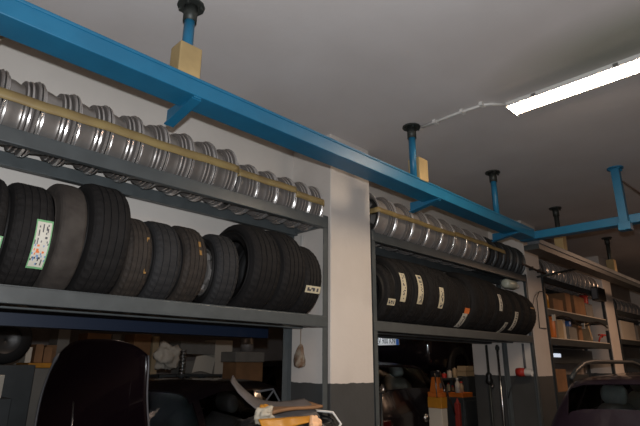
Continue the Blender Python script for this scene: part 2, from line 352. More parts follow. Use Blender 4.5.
# ------------------------------------------------------------------ tyres
def tyre_parts(root, Rr, W, r0, kind='tread', nseg=84, seed=0, side=True):
    rr = random.Random(seed); h = W/2
    grooves = {'tread': (-.26, -.09, .09, .26), 'brown': (-.30, -.12, .05, .22), 'grey': (-.25, 0, .25), 'worn': ()}[kind]
    gd = .007*Rr/.3
    prof = [(-.475*W, Rr-.034, 0), (-.45*W, Rr-.018, 0), (-.40*W, Rr-.008, 1), (-.33*W, Rr-.002, 2)]
    for gx in grooves:
        wv = .020*W
        prof += [(gx*W-wv, Rr, 3), (gx*W-wv*.7, Rr-gd, 4), (gx*W+wv*.7, Rr-gd, 4), (gx*W+wv, Rr, 3)]
    if not grooves: prof += [(-.2*W, Rr+.001, 0), (0, Rr+.002, 0), (.2*W, Rr+.001, 0)]
    prof += [(.33*W, Rr-.002, 2), (.40*W, Rr-.008, 1), (.45*W, Rr-.018, 0), (.475*W, Rr-.034, 0)]
    def fn(k, j, r):
        c = prof[j][2]
        if kind == 'worn': return r + (rr.random()-.5)*.002
        if c in (1, 2) and k % 2 == 0: return r-.003
        if c == 3 and k % 3 == 0: return r-.002
        return r
    g = G().lathe([(a, b) for a, b, c in prof], 'X', nseg, fn=fn)
    mt = {'tread': M['tread'], 'brown': M['brown'], 'grey': M['grey'], 'worn': M['worn']}[kind]
    build('tread', g, mt, root, smooth=False, world=False)
    if side:
        for s_ in (-1, 1):
            pr = [(s_*.475*W, Rr-.034), (s_*.50*W, Rr-.045), (s_*.515*W, (Rr+r0)/2+.01), (s_*.50*W, r0+.025), (s_*.43*W, r0+.006), (s_*.36*W, r0), (s_*.33*W, r0+.012), (s_*.42*W, (Rr+r0)/2), (s_*.40*W, Rr-.02)]
            pr.insert(2, (s_*.512*W, Rr-.065)); pr.insert(3, (s_*.508*W, Rr-.068))
            build('sidewall', G().lathe(pr, 'X', 48), M['side'] if kind != 'worn' else mt, root, smooth=True, world=False)
def sticker(root, Rr, xa, xb, pa, pb, pattern, mats, lift=.0025, tilt=0.0, name='sticker'):
    """paper label curved over the tread; pattern rows (top to bottom) of material numbers"""
    nv = len(pattern); nu = len(pattern[0])
    def fn(u, v):
        ph = pb + (pa-pb)*v; r = Rr+lift+.002*math.sin(u*9+v*7)*.3
        return (xa+(xb-xa)*u + tilt*(v-.5), -r*math.cos(ph), r*math.sin(ph))
    g = G().grid(fn, nu, nv, mf=lambda i, j: pattern[j][i])
    return build(name, g, mats, root, world=False, solid=.0012)
_er = random.Random(5)
EU = [[1]*14 for _ in range(24)]
for _j in range(1, 23):
    for _i in range(1, 13):
        q = _er.random()
        EU[_j][_i] = 0
        if _j < 10 and _i in (3, 6, 9, 10) and q < .5: EU[_j][_i] = 2
        elif _j in (10, 11): EU[_j][_i] = 5 if q < .3 else 0
        elif 12 <= _j < 18: EU[_j][_i] = 3 if q < .22 else (4 if q > .93 else 0)
        elif _j >= 18 and q < .25: EU[_j][_i] = 2 if _i % 3 else 3
EU[14][4] = EU[14][5] = EU[15][4] = EU[15][5] = EU[15][6] = 4
for _i in range(14): EU[22][_i] = 0 if 0 < _i < 13 else 1
EUM = ['paper', 'green', 'ink', 'lblue', 'orange', 'greyp']
def strip_pat(n, seed, horizontal=False):
    rr = random.Random(seed)
    P = [[0]*6 for _ in range(n)]
    for i in range(1, n-1):
        for j in (2, 3, 4) if not horizontal else (1, 2, 3, 4): P[i][j] = 1 if rr.random() < .42 else 0
    return P
def tyre(x0, x1, ztop, kind, label, group, yc=2.643, zsh=1.913, lean=0.0, yaw=0.0, r0=None, stick=None, rim=False, seed=0):
    if group == TG: x0 *= .976; x1 *= .976; ztop -= .018
    else: x0 = 3.1+(x0-3.1)*.986; x1 = 3.1+(x1-3.1)*.986; ztop -= .022
    gap = .107; tt = ztop-zsh; Rr = (tt*tt+gap*gap)/(2*tt); zc_ = ztop-Rr
    W = (x1-x0)*.98
    t = thing('tyre', ((x0+x1)/2, yc, zc_), label, 'tyre', group, (0, lean, yaw))
    r0 = r0 or Rr*.60
    tyre_parts(t, Rr, W, r0, kind, seed=seed)
    if rim:
        rm = build('wheel_rim', rim_geo(r0-.001, W*.82, G(), depth=-.04), [M['alloy'], M['ridge_glint'], M['groove_shade']], t, smooth=False, world=False)
        sp = build('spokes', spokes_geo(r0*.86, -W*.22, 5), M['alloyd'], rm, world=False)
    if stick:
        for (xa, xb, za, zb, pat, mats, nm) in stick:
            if group == TG: xa *= .976; xb *= .976
            else: xa = 3.1+(xa-3.1)*.986; xb = 3.1+(xb-3.1)*.986
            f = lambda z: math.asin(max(-.95, min(.95, (z-zc_)/Rr)))
            o = sticker(t, Rr, xa-(x0+x1)/2, xb-(x0+x1)/2, f(za), f(zb), pat, [M[m_] for m_ in mats], tilt=0.0, name=nm)
    return t
def rim_geo(Rr, W, g, depth=0.0, n=56):
    h = W/2
    d = .022
    P = [(-h, Rr, 1), (-h+.004, Rr+.004, 1), (-h+.010, Rr+.001, 2), (-h+.013, Rr-.016, 1), (-h+.021, Rr-.014, 2), (-h+.025, Rr-d-.004, 0), (-h+.05, Rr-d-.006, 0),
         (h-.080, Rr-d-.016, 0), (h-.066, Rr-d-.014, 2), (h-.061, Rr-.014, 1), (h-.054, Rr-.012, 2), (h-.051, Rr-.030, 2), (h-.043, Rr-.030, 2), (h-.040, Rr-.009, 1), (h-.032, Rr-.007, 2), (h-.029, Rr-.027, 2), (h-.019, Rr-.027, 2), (h-.015, Rr-.002, 1), (h-.004, Rr+.006, 1), (h, Rr, 1),
         (h-.006, Rr-.012, 0), (h-.02, Rr-.036, 0), (h-.06, Rr-.052, 0), (-h+.06, Rr-.044, 0), (-h+.03, Rr-.036, 0), (-h+.006, Rr-.012, 0)]
    n0 = len(g.m); g.lathe([(a, b) for a, b, c in P], 'X', n, closed=True)
    for q in range(n0, len(g.m)): g.m[q] = P[(q-n0) % len(P)][2]
    return g
def spokes_geo(Ri, xo, n=5, hub=.075):
    g = G(); g.lathe([(xo-.012, .03), (xo-.012, hub*.8), (xo-.004, hub), (xo+.02, hub), (xo+.02, .03)], 'X', 24, closed=True)
    g.lathe([(xo-.006, Ri-.012), (xo-.006, Ri+.006), (xo+.01, Ri+.006), (xo+.01, Ri-.012)], 'X', 40, closed=True)
    for k in range(n):
        a = 2*PI*k/n + .3; ca, sa = math.cos(a), math.sin(a)
        for (r_a, w_a, r_b, w_b) in ((hub*.9, .026, Ri*.6, .017), (Ri*.6, .017, Ri, .028)):
            v = []
            for r_, w_, dx in ((r_a, w_a, 0), (r_b, w_b, -.004)):
                for s_ in (-1, 1):
                    for xx in (xo-.008+dx, xo+.014+dx): v.append((xx, r_*ca-s_*w_*sa, r_*sa+s_*w_*ca))
            g.add(v, [(0,1,3,2), (4,6,7,5), (0,4,5,1), (2,3,7,6), (0,2,6,4), (1,5,7,3)])
    return g
TG = 'used tyres standing on the lower shelf of the left rack'
S1 = ['paper', 'ink']; S2 = ['papery', 'ink']
hp = [[0, 0, 0, 0, 0, 0, 0, 0], [0, 1, 0, 1, 1, 0, 1, 0], [0, 1, 1, 0, 1, 0, 1, 0], [0, 0, 0, 0, 0, 0, 0, 0]]
tyre(.30, .50, 2.435, 'tread', 'black tyre at the left frame edge with a green-edged label', TG, stick=[(.405, .487, 1.97, 2.10, EU, EUM, 'sticker')], seed=1)
tyre(.505, .688, 2.435, 'tread', 'black tyre with a big green and white energy label', TG, stick=[(.605, .675, 1.99, 2.20, EU, EUM, 'sticker')], seed=2)
tyre(.692, .832, 2.475, 'worn', 'narrow worn grey-brown tyre with smooth tread', TG, seed=3)
tyre(.835, 1.045, 2.515, 'tread', 'large wide black tyre beside the worn grey-brown tyre', TG, seed=4)
tyre(1.05, 1.20, 2.378, 'brown', 'small dusty tyre with golden marks right of the large wide tyre', TG, seed=5, stick=[(1.155, 1.168, 2.03, 2.22, [[0]], ['gold'], 'crayon_mark')])
tyre(1.205, 1.372, 2.385, 'grey', 'plain blue-grey tyre between two dusty brown tyres', TG, seed=6)
tyre(1.38, 1.54, 2.39, 'brown', 'dusty brown ribbed tyre left of the tyre mounted on a rim', TG, seed=7, stick=[(1.47, 1.485, 2.17, 2.25, [[0]], ['gold'], 'crayon_mark')])
tyre(1.625, 1.79, 2.385, 'grey', 'tyre mounted on a silver rim, its rim edge showing', TG, seed=8, rim=True, yaw=-.11)
tyre(1.825, 2.065, 2.49, 'tread', 'big black tyre right of the tyre mounted on a rim', TG, seed=9)
tyre(2.07, 2.285, 2.49, 'tread', 'big black tyre second from the right end of the left rack', TG, seed=10)
tyre(2.29, 2.47, 2.43, 'tread', 'last tyre on the left rack with a small cream label', TG, seed=11, stick=[(2.30, 2.44, 2.045, 2.09, hp, S2, 'sticker')])
TG2 = 'labelled tyres standing on the lower shelf of the second rack'
def vs(n, s): return strip_pat(n, s)
b2 = [
 (3.135, 3.245, 2.43, 'first tyre right of the wide pillar with a flat cream label', [(3.14, 3.235, 2.035, 2.085, hp, S2, 'sticker')]),
 (3.25, 3.46, 2.50, 'tyre with a long cream label, second from the wide pillar', [(3.265, 3.335, 2.07, 2.30, vs(22, 3), S2, 'sticker')]),
 (3.465, 3.69, 2.51, 'tyre with a long cream label, third from the wide pillar', [(3.495, 3.57, 2.07, 2.31, vs(22, 4), S2, 'sticker')]),
 (3.695, 3.94, 2.51, 'tyre with a shorter cream label, fourth from the wide pillar', [(3.83, 3.90, 2.06, 2.24, vs(18, 5), S2, 'sticker')]),
 (3.945, 4.20, 2.50, 'unlabelled black tyre left of the orange-and-white labelled tyre', None),
 (4.205, 4.45, 2.46, 'tyre with a low orange and white label, middle of second rack', [(4.30, 4.39, 1.93, 2.05, vs(12, 6), S1, 'sticker'), (4.32, 4.41, 2.05, 2.10, [[0]], ['orange'], 'orange_tag')]),
 (4.485, 4.70, 2.52, 'black tyre mounted on a rim with a bright rim edge, second rack', None),
 (4.705, 4.935, 2.52, 'unlabelled black tyre right of the rim-mounted one, second rack', None),
 (4.94, 5.16, 2.51, 'tyre with a high narrow white label, right half of second rack', [(4.985, 5.05, 2.12, 2.29, vs(18, 7), S1, 'sticker')]),
 (5.165, 5.385, 2.46, 'tyre with a low white label near the right end of second rack', [(5.22, 5.29, 1.92, 2.02, vs(12, 8), S1, 'sticker')]),
 (5.39, 5.61, 2.46, 'tyre with a long slanting white label, third from right end', [(5.40, 5.48, 1.95, 2.14, vs(20, 9), S1, 'sticker')]),
 (5.625, 5.83, 2.46, 'plain black tyre, second from right end of second rack', None),
 (5.835, 6.04, 2.44, 'last tyre of second rack with a small yellow strip', [(5.87, 5.97, 2.21, 2.225, [[0]], ['gold'], 'yellow_strip')]),
]
for i, (a, b, zt, lab, st) in enumerate(b2):
    tyre(a, b, zt, 'tread', lab, TG2, seed=20+i, stick=st, rim=(i == 6), yaw=0 if i == 6 else R_.uniform(-.01, .01))

# ------------------------------------------------------------------ rims on the upper shelves, taped in rows
ORD = ['first', 'second', 'third', 'fourth', 'fifth', 'sixth', 'seventh', 'eighth', 'ninth', 'tenth', 'eleventh', 'twelfth', 'thirteenth', 'fourteenth']
def rim_row(xs, Rr, desc, group, m='alloy', m2='alloyd', zsh=2.643, yc=2.68, ns=5, flat=False, gap=.146, spf=True):
    proto = {}
    for i in range(len(xs)-1):
        W = xs[i+1]-xs[i]-.006
        zc_ = zsh + math.sqrt(max(0, Rr*Rr-gap*gap))
        t = thing('wheel_rim', ((xs[i]+xs[i+1])/2, yc, zc_), desc % ORD[i], 'rim', group, (R_.uniform(0, 6.28) if spf else 0, 0, 0))
        b = build('barrel', rim_geo(Rr-.006, W, G()), [M[m], M['ridge_glint' if m != 'steelb' else 'rackdark'], M['groove_shade' if m != 'steelb' else 'black']], t, world=False)
        for p in b.data.polygons: p.use_smooth = True
        md = b.modifiers.new('edges', 'EDGE_SPLIT'); md.split_angle = math.radians(50)
        build('spokes', spokes_geo(Rr-.06, -W*.3 if i == 0 else W*.28, ns), M[m2], t, world=False)
    return zc_
def tape(x0, x1, Rr, zc_, zt, label, h=.052, yc=2.68, gap=None, m='tape'):
    dz = zt-zc_; hy = math.sqrt(Rr*Rr-dz*dz)+.0035
    pts = []
    n = 40
    for i in range(n+1): pts.append((x0-.004+(x1-x0+.008)*i/n, yc-hy))
    for i in range(1, 8): pts.append((x1+.004, yc-hy+2*hy*i/8))
    for i in range(n+1): pts.append((x1+.004-(x1-x0+.008)*i/n, yc+hy))
    for i in range(1, 8): pts.append((x0-.004, yc+hy-2*hy*i/8))
    g = G(); N = len(pts); v = []
    for i, (x, y) in enumerate(pts):
        wob = .003*math.sin(x*9)+.0015*math.sin(x*31)
        dy = (-1 if y < yc else 1)
        for j, zz in enumerate((-h/2, 0, h/2)):
            z_ = zt+wob+zz; hh = math.sqrt(max(.001, Rr*Rr-(z_-zc_)**2))+.003
            yy = yc-hh*(1 if y < yc else -1) if abs(abs(y-yc)-hy) < 1e-6 else y
            v.append((x, yy, z_))
    f = [(i*3+j, ((i+1) % N)*3+j, ((i+1) % N)*3+j+1, i*3+j+1) for i in range(N) for j in (0, 1)]
    g.add(v, f); return tag(build('tape_band', g, M[m], solid=.0008, smooth=True), label, 'tape', 'tape bands around the rows of rims')
xa = [-.10, .060, .222, .386, .548, .718, .888, 1.058, 1.220, 1.383, 1.548, 1.715]
zr = rim_row(xa, .202, '%s silver rim counted from the left in the long taped row at upper left', 'silver rims in the long row at upper left')
tape(xa[0], xa[-1], .202, zr, 2.785, 'yellow tape band around the long row of rims at upper left')
xb = [1.745, 1.90, 2.07, 2.24, 2.385, 2.52]
zr = rim_row(xb, .180, '%s rim from the left in the shorter taped row left of the wide pillar', 'smaller rims in the short row left of the wide pillar', m='alloyd')
tape(xb[0], xb[3], .180, zr, 2.785, 'yellow tape band around the left three rims of the short row')
tape(xb[3]+.003, xb[5], .180, zr, 2.755, 'yellow tape band around the last two rims beside the rack post', h=.05)
xc = [3.13, 3.385, 3.64, 3.89, 4.13, 4.36]
zr = rim_row(xc, .228, '%s large rim right of the wide pillar in the taped row of the second rack', 'large rims in the first row of the second rack', m='alloym', m2='steelb')
tape(xc[0], xc[-1], .228, zr, 2.83, 'yellow tape band around the large rims beside the wide pillar', h=.045)
xd = [4.38, 4.61, 4.84, 5.07]
zr = rim_row(xd, .222, '%s silver rim in the middle row of the second rack', 'silver rims in the middle of the second rack', m='alloym')
tape(xd[0], xd[-1], .222, zr, 2.85, 'brownish tape band around the middle rims of the second rack', h=.05)
xe = [5.08, 5.28, 5.48, 5.68, 5.86, 6.04]
zr = rim_row(xe, .218, '%s black steel rim at the right end of the second rack', 'black steel rims at the right end of the second rack', m='steelb', m2='steelb')
tape(xe[0], xe[2], .218, zr, 2.84, 'short tape band on the black steel rims of the second rack', h=.045)

# ------------------------------------------------------------------ bay 3 and 4 racks and their stock
rack(6.60, 9.10, [1.90, 2.27, 2.70], 'dark steel rack full of cartons between the second and far pillars', post_m='rackdark', rear_y=2.86)
rack(9.66, 12.6, [2.0, 2.50], 'far dark steel rack beyond the far pillar at the right edge', post_m='rackdark', rear_y=2.86)
zr = rim_row([6.72+.2*i for i in range(12)], .19, '%s small silver rim on top of the carton rack', 'small silver rims on top of the carton rack', zsh=2.706, yc=2.693, gap=.157)
zr = rim_row([9.9+.26*i for i in range(7)], .18, '%s rim on the farthest rack at the right frame edge', 'rims on the farthest rack', zsh=2.506, m='alloyd', yc=2.693, gap=.157)
for (z, a, b, nm) in ((2.27, 6.62, 9.08, 0), (1.90, 6.62, 9.08, 1)):
    pass
def carton(x0, x1, y0, y1, z0, z1, m, label, rot=0.0, name='carton', cat='box', tilt=0.0, lid=True, grp=None):
    t = thing(name, ((x0+x1)/2, (y0+y1)/2, z0), label, cat, grp, (0, 0, rot))
    a, b, h = (x1-x0)/2, (y1-y0)/2, z1-z0
    body = build('body', box(-a, a, -b, b, 0, h), M[m], t, bevel=.004, world=False)
    if lid:
        g = G().box(-a-.002, -.002, -b-.002, b+.002, h+.0005, h+.005); g.box(.002, a+.002, -b-.002, b+.002, h+.0005, h+.005)
        build('flap', g, M[m], t, world=False)
        build('parcel_tape', box(-a-.003, a+.003, -.025, .025, h+.0055, h+.0065), M['tape'], t, world=False)
    return t
def board(x0, x1, z, label):
    t = thing('shelf_board', ((x0+x1)/2, 2.68, z), label, 'shelf board')
    n = 5
    for i in range(n):
        y = 2.50+.074*i
        build('plank', box(x0, x1, y, y+.07, z+.0065, z+.02), M['wood'] if i else M['whitebox'], t, bevel=.002)
board(6.66, 9.04, 2.27, 'wooden boards of the middle shelf in the carton rack')
board(6.66, 9.04, 1.90, 'wooden boards of the lower shelf in the carton rack')
board(9.72, 12.5, 2.0, 'wooden boards of the shelf in the farthest rack')
zm, zl = 2.292, 1.922
carton(6.95, 7.30, 2.53, 2.80, zm, zm+.15, 'card', 'brown cardboard box at the left of the middle carton shelf')
carton(7.42, 7.62, 2.53, 2.80, zm, zm+.27, 'card', 'tall narrow brown box on the middle carton shelf')
carton(7.70, 8.20, 2.52, 2.82, zm, zm+.26, 'card', 'wide orange-brown box on the middle carton shelf', rot=.03)
carton(8.3, 8.62, 2.55, 2.82, zm, zm+.2, 'greybox', 'grey box at the right of the middle carton shelf')
def lathe_thing(name, x, y, z, prof, m, label, cat, cap=None, capm='redp', n=28):
    t = thing(name, (x, y, z), label, cat)
    build('body', G().lathe(prof, 'Z', n), M[m], t, smooth=True, world=False)
    if cap: build('cap', G().lathe(cap, 'Z', n), M[capm], t, smooth=True, world=False)
    return t
can = lambda r, h: [(0, .001), (0, r), (h*.06, r), (h*.94, r), (h, r*.92), (h, .001)]
lathe_thing('plastic_drum', 6.82, 2.60, zl, can(.10, .27), 'orangep', 'orange plastic drum at the left end of the lower carton shelf', 'drum', [(.27, .001), (.27, .05), (.30, .05), (.30, .001)], 'black')
carton(7.0, 7.20, 2.53, 2.70, zl, zl+.24, 'cardl', 'cream cardboard box beside the orange drum')
carton(7.22, 7.34, 2.55, 2.80, zl, zl+.265, 'whitebox', 'upright white carton on the lower carton shelf', lid=False)
carton(7.40, 7.70, 2.53, 2.80, zl, zl+.17, 'greybox', 'low grey box right of the upright white carton')
carton(7.78, 8.02, 2.55, 2.80, zl, zl+.22, 'card', 'brown box in the middle of the lower carton shelf', rot=.1)
t = thing('cardboard_wedge', (8.32, 2.6, zl), 'cream cardboard piece leaning on the lower carton shelf', 'box')
build('sheet', box(-.03, .03, -.09, .09, .02, .28, rot=Matrix.Rotation(-.45, 3, 'Y'), c=(0, 0, 0)), M['cardl'], t, bevel=.003, world=False); t.location.x -= .04
t = thing('red_valve_set', (8.72, 2.56, zl), 'red pipe valves at the right end of the lower carton shelf', 'valve')
build('pipe', G().tube([(0, 0, .012), (.02, -.02, .08), (.12, -.03, .10), (.2, 0, .09)], .012, 10), M['redp'], t, smooth=True, world=False)
for k in range(3): build('knob', G().lathe([(0, .001), (0, .035), (.02, .035), (.02, .001)], 'Z', 12, c=(.02+.08*k, -.03, .105)), M['redp'], t, world=False)
lathe_thing('paint_can', 8.42, 2.60, zm+.203, can(.06, .13), 'redp', 'red paint can on the grey box of the middle carton shelf', 'can', [(.13, .001), (.13, .055), (.14, .055), (.14, .001)], 'steel')
lathe_thing('oil_bottle', 6.74, 2.56, zm, [(0, .001), (0, .05), (.16, .05), (.21, .02), (.24, .02), (.24, .001)], 'yellow', 'yellow oil bottle at the left end of the middle carton shelf', 'bottle', [(.24, .001), (.24, .024), (.27, .024), (.27, .001)], 'redp')
lathe_thing('grease_tin', 7.55, 2.60, zl+.173, can(.055, .085), 'bluep', 'blue grease tin on the low grey box of the lower carton shelf', 'can')
t = thing('air_hose', (7.6, 2.45, 2.2), 'black air hose sagging along the front of the carton rack', 'hose')
build('hose', G().tube([(6.75+.12*k, 2.47+.012*math.sin(k), 2.17+.05*math.sin(k*.55)+.0*k) for k in range(19)], .011, 8), M['black'], t, smooth=True)
for k in (0, 9, 18): build('tie', box(6.74+.12*k, 6.76+.12*k, 2.455, 2.495, 2.13+.05*math.sin(k*.55), 2.21+.05*math.sin(k*.55)), M['whitebox'], t)
# black wall box and wire hook on pillars
sp = at(598, 294, 2.42)
t = thing('wall_speaker', (sp.x, 2.44, sp.z-.11), 'small black box mounted at the left top of the far pillar', 'speaker')
build('cabinet', box(sp.x-.12, sp.x+.25, 2.38, 2.485, sp.z-.10, sp.z+.10), M['black'], t, bevel=.008)
build('grille', box(sp.x-.125, sp.x-.1205, 2.40, 2.47, sp.z-.08, sp.z+.08), M['greyp'], t)
build('bracket', box(sp.x+.22, sp.x+.40, 2.4855, 2.499, sp.z-.03, sp.z+.03), M['dkmetal'], t)
wire = [(6.20, 2.494, 2.30), (6.14, 2.47, 2.41), (6.32, 2.45, 2.46), (6.62, 2.44, 2.44)]
t = thing('wire_frame', (6.35, 2.47, 1.98), 'thin wire frame hanging on the front of the second pillar', 'wire')
build('wire', G().tube([(6.62, 2.47, 2.50), (6.36, 2.47, 2.47), (6.30, 2.485, 2.38), (6.29, 2.49, 2.02), (6.50, 2.49, 2.02)], .006, 6), M['dkmetal'], t, smooth=True)
build('hook', G().tube([(6.36, 2.47, 2.47), (6.22, 2.48, 2.40), (6.16, 2.49, 2.28)], .004, 6), M['dkmetal'], t, smooth=True)
t = thing('air_pipe', (6.35, 2.44, 2.70), 'brown pipe crossing the front of the second pillar', 'pipe')
build('pipe', G().tube([(5.95, 2.47, 2.765), (6.1, 2.46, 2.75), (6.35, 2.46, 2.735), (6.62, 2.46, 2.73)], .014, 10), M['cable'], t, smooth=True)
for xx in (6.2, 6.45): build('saddle', box(xx-.01, xx+.01, 2.445, 2.499, 2.72, 2.765), M['dkmetal'], t)
t = thing('slanted_strut', (6.6, 2.3, 2.7), 'dark slanting strut between the second pillar and the grey beam', 'bracket')
build('strut', G().tube([(6.40, 2.49, 2.66), (6.7, 2.09, 2.76)], .014, 8), M['dkmetal'], t, smooth=True)
# red display and small screen under the carton shelves, on the wall side
t = thing('test_panel', (7.0, 2.75, 1.60), 'dark panel with red and white lit displays under the carton rack', 'panel')
build('case', box(6.66, 8.9, 2.74, 2.86, 1.60, 1.80), M['rackdark'], t, bevel=.004)
build('red_display', box(6.86, 7.02, 2.725, 2.735, 1.70, 1.80), M['led'], t)
build('white_display', box(7.25, 7.52, 2.725, 2.735, 1.685, 1.735), M['screen'], t, bevel=.002)
t = thing('wall_cupboard', (7.8, 2.6, 0), 'dark low cupboard standing under the carton rack', 'cabinet')
build('body', box(6.75, 9.0, 2.56, 2.83, 0, 1.25), M['rackdark'], t, bevel=.004)
for k in range(4): 
    d = build('door', box(6.77+.557*k, 6.77+.557*k+.54, 2.545, 2.558, .05, 1.22), M['rackdark'], t, bevel=.003)
    build('handle', box(7.25+.557*k, 7.27+.557*k, 2.525, 2.543, .7, .82), M['steel'], d)
carton(6.86, 7.22, 2.58, 2.80, 1.251, 1.53, 'card', 'brown box with dark print on the low cupboard', name='printed_carton', lid=False)
carton(7.45, 8.1, 2.58, 2.80, 1.251, 1.45, 'rackdark', 'black case on the low cupboard under the carton rack', name='tool_case', lid=False)
carton(9.95, 10.8, 2.53, 2.80, 2.022, 2.33, 'whitebox', 'large white carton on the farthest rack shelf')
carton(11.0, 11.8, 2.53, 2.80, 2.022, 2.30, 'greybox', 'grey carton right of the white carton on the farthest rack')
carton(9.9, 10.7, 2.53, 2.83, 0, 1.15, 'greybox', 'tall grey crate on the floor under the farthest rack', name='crate')
carton(11.0, 11.9, 2.53, 2.83, 0, 1.7, 'rackdark', 'dark tall cabinet on the floor under the farthest rack', name='steel_cabinet', cat='cabinet', lid=False)

# ------------------------------------------------------------------ small things round the two near racks
t = thing('jamb_conduit', (2.585, 2.78, 1.9), 'white vertical conduit on the side face of the wide pillar', 'conduit')
build('pipe', G().tube([(2.580, 2.80, 1.95), (2.580, 2.80, 2.56)], .012, 10), M['white'], t, smooth=True)
for z in (2.05, 2.45): build('saddle', box(2.565, 2.5935, 2.785, 2.815, z, z+.015), M['white'], t)
t = thing('rag_bundle', (2.55, 2.81, 1.56), 'brown rag bundle hanging on a cord beside the wide pillar', 'rag')
def rag(u, v):
    a = 2*PI*u; zz = 1.0-v
    r = (.010+.052*min(1, v*1.6)**.6)*(1 if v < .9 else max(0, (1-v)/.1)**.5+.02)*(1+.16*math.sin(3*a+v*5)+.09*math.sin(8*a+v*9))
    return (2.545+r*.45*math.cos(a), 2.765+r*.8*math.sin(a)+.02*(v-.5), 1.555+.17*zz)
build('cloth', G().grid(rag, 28, 14), M['rag'], t, smooth=True)
build('cord', G().tube([(2.545, 2.76, 1.71), (2.547, 2.76, 1.85)], .0035, 6), M['rag'], t)
t = thing('plastic_bottle', (5.8, 2.75, 2.455), 'milky plastic bottle lying under the upper shelf of the second rack', 'bottle')
build('body', G().lathe([(0, .001), (0, .04), (.02, .055), (.22, .055), (.27, .03), (.30, .022), (.30, .001)], 'X', 24, c=(5.60, 2.56, 2.555-.056)), M['clearp'], t, smooth=True)
build('cap', G().lathe([(.30, .001), (.30, .026), (.335, .026), (.335, .001)], 'X', 16, c=(5.60, 2.56, 2.499)), M['white'], t, smooth=True)
# pipes and red cap beside second pillar
t = thing('wall_pipe', (6.05, 3.12, 0), 'dark vertical pipe with a valve on the side of the second pillar', 'pipe')
build('pipe', G().tube([(6.07, 3.10, 0), (6.07, 3.10, 1.82)], .016, 12), M['dkmetal'], t, smooth=True)
build('valve', G().lathe([(0, .018), (.02, .04), (.05, .045), (.09, .03), (.12, .04), (.15, .018)], 'Z', 16, c=(6.07, 3.10, 1.34)), M['black'], t, smooth=True)
build('gauge', G().lathe([(0, .001), (0, .03), (.015, .03), (.015, .001)], 'Y', 16, c=(6.07, 3.05, 1.33)), M['steel'], t, smooth=True)
t = thing('steel_tube', (6.07, 2.95, 0), 'shiny vertical tube beside the rear rack post of the second rack', 'pipe')
build('pipe', G().tube([(6.08, 2.96, .3), (6.08, 2.96, 1.82)], .017, 12), M['steel'], t, smooth=True)
build('collar', G().tube([(6.08, 2.96, 1.76), (6.08, 2.96, 1.80)], .026, 12), M['dkmetal'], t, smooth=True)
t = thing('pull_cord', (6.08, 2.62, 1.2), 'red and white pull handle hanging by the second pillar', 'handle')
build('grip', G().lathe([(0, .001), (0, .045), (.05, .05), (.10, .045), (.10, .001)], 'Y', 18, c=(5.99, 2.60, 1.50)), M['redp'], t, smooth=True)
build('white_end', G().lathe([(.0, .04), (.07, .045), (.09, .03), (.09, .001)], 'Y', 18, c=(5.99, 2.52, 1.50)), M['white'], t, smooth=True)
build('cord', G().tube([(5.99, 2.70, 1.48), (5.99, 2.80, 1.30), (5.99, 2.84, 1.2)], .005, 6), M['black'], t, smooth=True)
t = thing('corner_pipe', (6.09, 2.62, 1.5), 'thin grey pipe on the side of the second pillar above the red handle', 'pipe')
build('pipe', G().tube([(6.095, 2.64, 1.53), (6.095, 2.64, 1.83)], .014, 10), M['greyp'], t, smooth=True)

# ------------------------------------------------------------------ the bin with bags and cardboard in front of the wide pillar
bx, by, bh = 1.95, 2.22, 1.285
t = thing('waste_bin', (bx, by, 0), 'dark bin with a yellow liner standing in front of the left rack', 'bin')
build('body', G().lathe([(0, .001), (0, .20), (.02, .215), (1.22, .25), (bh, .25), (bh, .235), (.05, .20), (.05, .001)], 'Z', 36), M['black'], t, smooth=True, world=False)
def liner(u, v):
    a = 2*PI*u; r = .257+.012*math.sin(9*a)+.008*math.sin(17*a+1)+.02*v
    z = bh+.012+.02*math.sin(2*a+.4)-v*(.022+.012*math.sin(3*a)+.008*math.sin(7*a)) if v > 0 else bh+.02+.02*math.sin(2*a+.4)
    return (r*math.cos(a), r*math.sin(a), z)
build('liner', G().grid(liner, 72, 4), M['black'], t, smooth=True, world=False, solid=.002)
build('handle', G().tube([(.20, -.14, bh-.12), (.262, -.17, bh-.02), (.27, -.10, bh+.035), (.20, .02, bh+.045), (.12, .1, bh+.03)], .007, 10), M['white'], t, smooth=True, world=False)
def sheet_thing(name, fn, nu, nv, m, label, cat, solid, loc):
    g = G().grid(fn, nu, nv)
    return tag(build(name, g, M[m], solid=solid, smooth=True), label, cat)
TP = [at(x, y, Y) for x, y, Y in ((232, 379, 2.34), (238, 388, 2.30), (246, 396, 2.26), (256, 404, 2.22), (268, 409, 2.18), (282, 411, 2.14), (298, 410, 2.10), (312, 408, 2.08))]
def trimfn(u, v):
    k = min(len(TP)-2, int(u*(len(TP)-1))); f = u*(len(TP)-1)-k
    p = TP[k].lerp(TP[k+1], f)
    wd = .088+.015*math.sin(PI*u)
    return (p.x+.55*wd*(v-.5)*(1-u), p.y+wd*.9*(v-.5)*u+.05*(v-.5), p.z+wd*(.35+.65*u)*(v-.5)+.014*math.sin(PI*v))
sheet_thing('bumper_trim', trimfn, 35, 8, 'trimg', 'curved grey trim piece lying across the yellow-lined bin', 'car part', .006, None)
K0, K1 = at(272, 415, 2.05), at(323, 407, 2.03)
def cardfn(u, v):
    p = K0.lerp(K1, u)
    return (p.x+.02*v, p.y+.16*v, p.z+.008+.006*math.sin(5*u+2*v)+.006*v)
sheet_thing('cardboard_sheet', cardfn, 12, 6, 'card', 'brown cardboard sheet on top of the yellow-lined bin', 'cardboard', .014, None)
